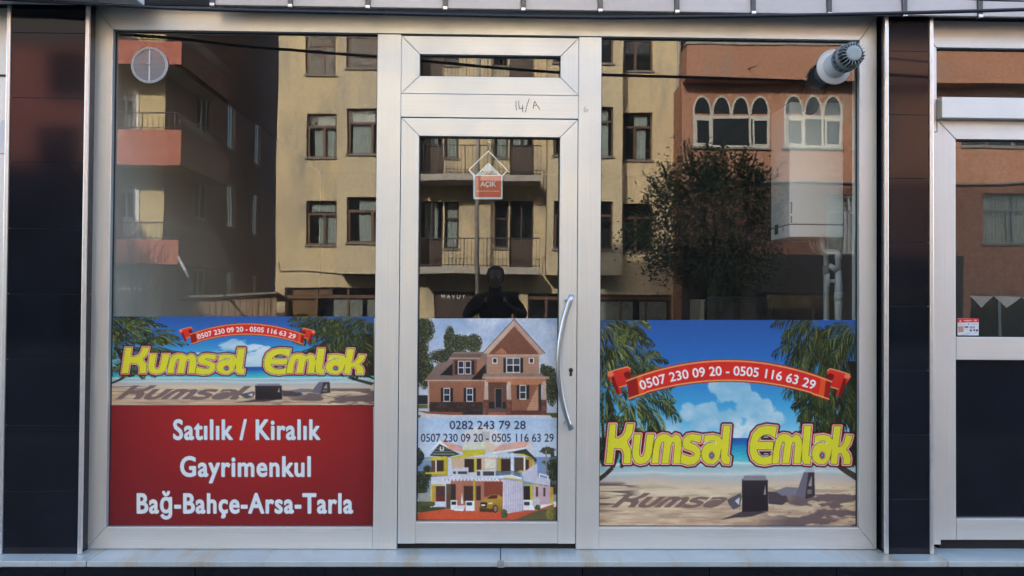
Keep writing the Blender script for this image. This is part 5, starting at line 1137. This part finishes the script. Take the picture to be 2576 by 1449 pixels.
MB().tube([(hx, .022, hz+.006), (hx+.002, .024, hz-.008), (hx+.006, .026, hz-.014), (hx+.002, .028, hz-.021), (hx-.005, .028, hz-.019), (hx-.007, .028, hz-.013)], .0022, 8).build('hook_arm', 'sign_white', hk)
MB().tube([(hx-.001, .029, hz-.019), (hx-.003, .0295, hz-.03), (hx-.0035, .0305, at(*T3(588, 330), yS)[1]-.002)], .0006, 5).build('thread', 'clear_rim', hk)
# sticker on the neighbour's pane
T4 = lambda x, y: (2364.7+.10853*x, 773.6+.10853*y)
st = thing('alarm_sticker', 'small red and white information sticker on the neighbouring door glass', 'sticker', (2.35, -.001, 1.39))
P = Print(T4(405, 0)[0], T4(894, 0)[0], T4(0, 250)[1], T4(0, 646)[1], 0, .5, (206, 212, 224))
P.poly([T4(405, 345), T4(890, 340), T4(894, 640), T4(412, 648)], (206, 212, 224)); P.poly([T4(405, 255), T4(896, 248), T4(890, 342), T4(405, 348)], (196, 50, 52)); P.poly([T4(415, 436), T4(545, 432), T4(545, 568), T4(420, 572)], (176, 142, 118))
P.poly([T4(545, 292), T4(742, 290), T4(742, 306), T4(545, 308)], (232, 190, 190))
P.poly([T4(440, 332), T4(468, 276), T4(498, 332)], (232, 170, 170)); P.ell(*T4(818, 300), 4.2, 2.6, (226, 150, 150)); P.poly([T4(590, 318), T4(690, 318), T4(690, 326), T4(590, 326)], (232, 190, 190))
for k in range(4): P.poly([T4(688+k*32, 438), T4(708+k*32, 436), T4(706+k*32, 486), T4(690+k*32, 488)], (90, 88, 112))
for x, y, rx, ry in ((610, 452, 5.5, 2.2), (712, 530, 3, 2.8), (790, 525, 3.4, 2.2), (855, 530, 3, 3)): P.ell(*T4(x, y), rx, ry, (84, 80, 104))
for x, y, L in ((430, 385, 140), (740, 385, 110), (560, 500, 100), (600, 590, 110), (480, 628, 170), (780, 585, 80)): P.poly([T4(x, y), T4(x+L, y-2), T4(x+L, y+8), T4(x, y+10)], (150, 152, 180))
P.poly([T4(640, 405), T4(655, 365), T4(672, 365), T4(660, 385), T4(668, 388), T4(648, 412)], (50, 50, 60)); P.build('print', st, -.0010)

# ================================================================== the photographer, mirrored in the door
pe = thing('person', 'person in a dark jacket holding up a phone, mirrored in the door glass', 'person', (0, -4.38, 0))
def skin(name, m, parent, chains, root, sub=2):
    me = bpy.data.meshes.new(name); vs, es, rs = [], [], []; key = {}
    for ch in chains:
        prev = None
        for x, y, z, r_ in ch:
            kk = (round(x, 4), round(y, 4), round(z, 4))
            if kk not in key: key[kk] = len(vs); vs.append((x, y, z)); rs.append(r_)
            if prev is not None: es.append((prev, key[kk]))
            prev = key[kk]
    o = Vector((0, -4.38, 0)); me.from_pydata([Vector(v)-o for v in vs], es, []); ob = link(bpy.data.objects.new(name, me), parent, o)
    md = ob.modifiers.new('skin', 'SKIN'); md.use_smooth_shade = True
    for i, r_ in enumerate(rs):
        d = me.skin_vertices[0].data[i]; d.radius = (r_, r_) if not isinstance(r_, tuple) else r_
        d.use_root = (i == root)
    s2 = ob.modifiers.new('sub', 'SUBSURF'); s2.levels = sub; s2.render_levels = sub
    me.materials.append(MATS[m]); return ob
yp = -4.38
ch = [[(0, yp, .98, (.17, .12)), (0, yp, 1.12, (.16, .11)), (0, yp, 1.32, (.18, .12)), (0, yp+.01, 1.52, (.17, .11)), (0, yp+.01, 1.61, (.09, .075)), (0, yp+.03, 1.67, .060), (0, yp+.05, 1.74, .085)]]
for sg_ in (-1, 1):
    ch.append([(0, yp+.01, 1.52, (.17, .11)), (sg_*.18, yp+.01, 1.55, .078), (sg_*.28, yp+.07, 1.43, .056), (sg_*.30, yp+.12, 1.38, .050), (sg_*.21, yp+.26, 1.43, .044), (sg_*.115, yp+.375, 1.49, .030), (sg_*.095, yp+.405, 1.515, .032), (sg_*.085, yp+.43, 1.545, .034)])
    ch.append([(0, yp, .98, (.17, .12)), (sg_*.10, yp, .90, .092), (sg_*.12, yp+.02, .50, .062), (sg_*.13, yp-.01, .28, .055), (sg_*.13, yp-.02, .10, .043), (sg_*.14, yp+.06, .045, .042), (sg_*.145, yp+.15, .035, .038)])
bd = skin('body', 'jacket', pe, ch, 0)
hd = MB(); prf = [(-.005, .03), (.02, .058), (.06, .074), (.10, .082), (.15, .085), (.19, .072), (.215, .04), (.222, .0)]
hd.lathe([(a_, r_) for a_, r_ in prf], (0, yp+.055, 1.67), (0, 0, 1), 24)
for v in hd.v: v.y = (v.y-(yp+.055))*1.2+yp+.055
h_ = hd.build('head', 'skin', pe)
MB().add([(-.011, yp+.150, 1.755), (.011, yp+.150, 1.755), (0, yp+.182, 1.752), (0, yp+.152, 1.80)], [(0, 2, 3), (2, 1, 3), (0, 1, 2)]).build('nose', 'skin', h_)
for sg_ in (-1, 1):
    MB().lathe([(-.004, .0), (-.003, .011), (0, .013), (.004, .010), (.006, 0)], (sg_*.031, yp+.147, 1.785), (0, 1, 0), 12).build('eye', 'sign_white', h_)
    MB().lathe([(0, .022), (.012, .026), (.02, .018), (.02, 0)], (sg_*.078, yp+.045, 1.775), (sg_, 0, 0), 12).build('ear', 'skin', h_)
bx('mouth', 'skin', h_, -.022, .022, yp+.135, yp+.146, 1.712, 1.722, .003)
hr = MB().lathe([(.055, .080), (.10, .091), (.15, .095), (.20, .082), (.228, .045), (.236, .0)], (0, yp+.040, 1.67), (0, 0, 1), 24)
for v in hr.v: v.y = (v.y-(yp+.04))*1.16+yp+.04
hr.build('hair', 'hair', h_)
# hands: palm continues from the wrist, fingers curl round the phone
for sg_ in (-1, 1):
    q = []
    px_, py2, pz_ = sg_*.085, yp+.43, 1.545
    q.append([(sg_*.098, yp+.40, 1.51, .026), (px_, py2, pz_, (.030, .020)), (sg_*.080, yp+.445, 1.565, (.028, .018))])
    for k, (dz, L) in enumerate(((.022, .070), (.006, .078), (-.010, .072), (-.026, .058))):
        q.append([(px_, py2+.002, pz_+dz*.8, .010), (sg_*.082, yp+.462, pz_+dz, .0092), (sg_*.074, yp+.482, pz_+dz, .0086), (sg_*(.082-L*.45), yp+.486, pz_+dz-.002, .0078)])
    q.append([(px_, py2-.01, pz_-.005, .012), (sg_*.074, yp+.425, pz_-.022, .0105), (sg_*.056, yp+.438, pz_-.018, .0092), (sg_*.046, yp+.446, pz_-.008, .0082)])
    skin('hand', 'skin', pe, q, 1, 1)
ph = tag(MB().box(-.078, .078, yp+.452, yp+.461, 1.507, 1.583).build('phone', 'phone', None, .003), 'black phone held sideways by the photographer, mirrored in the door glass', 'phone')
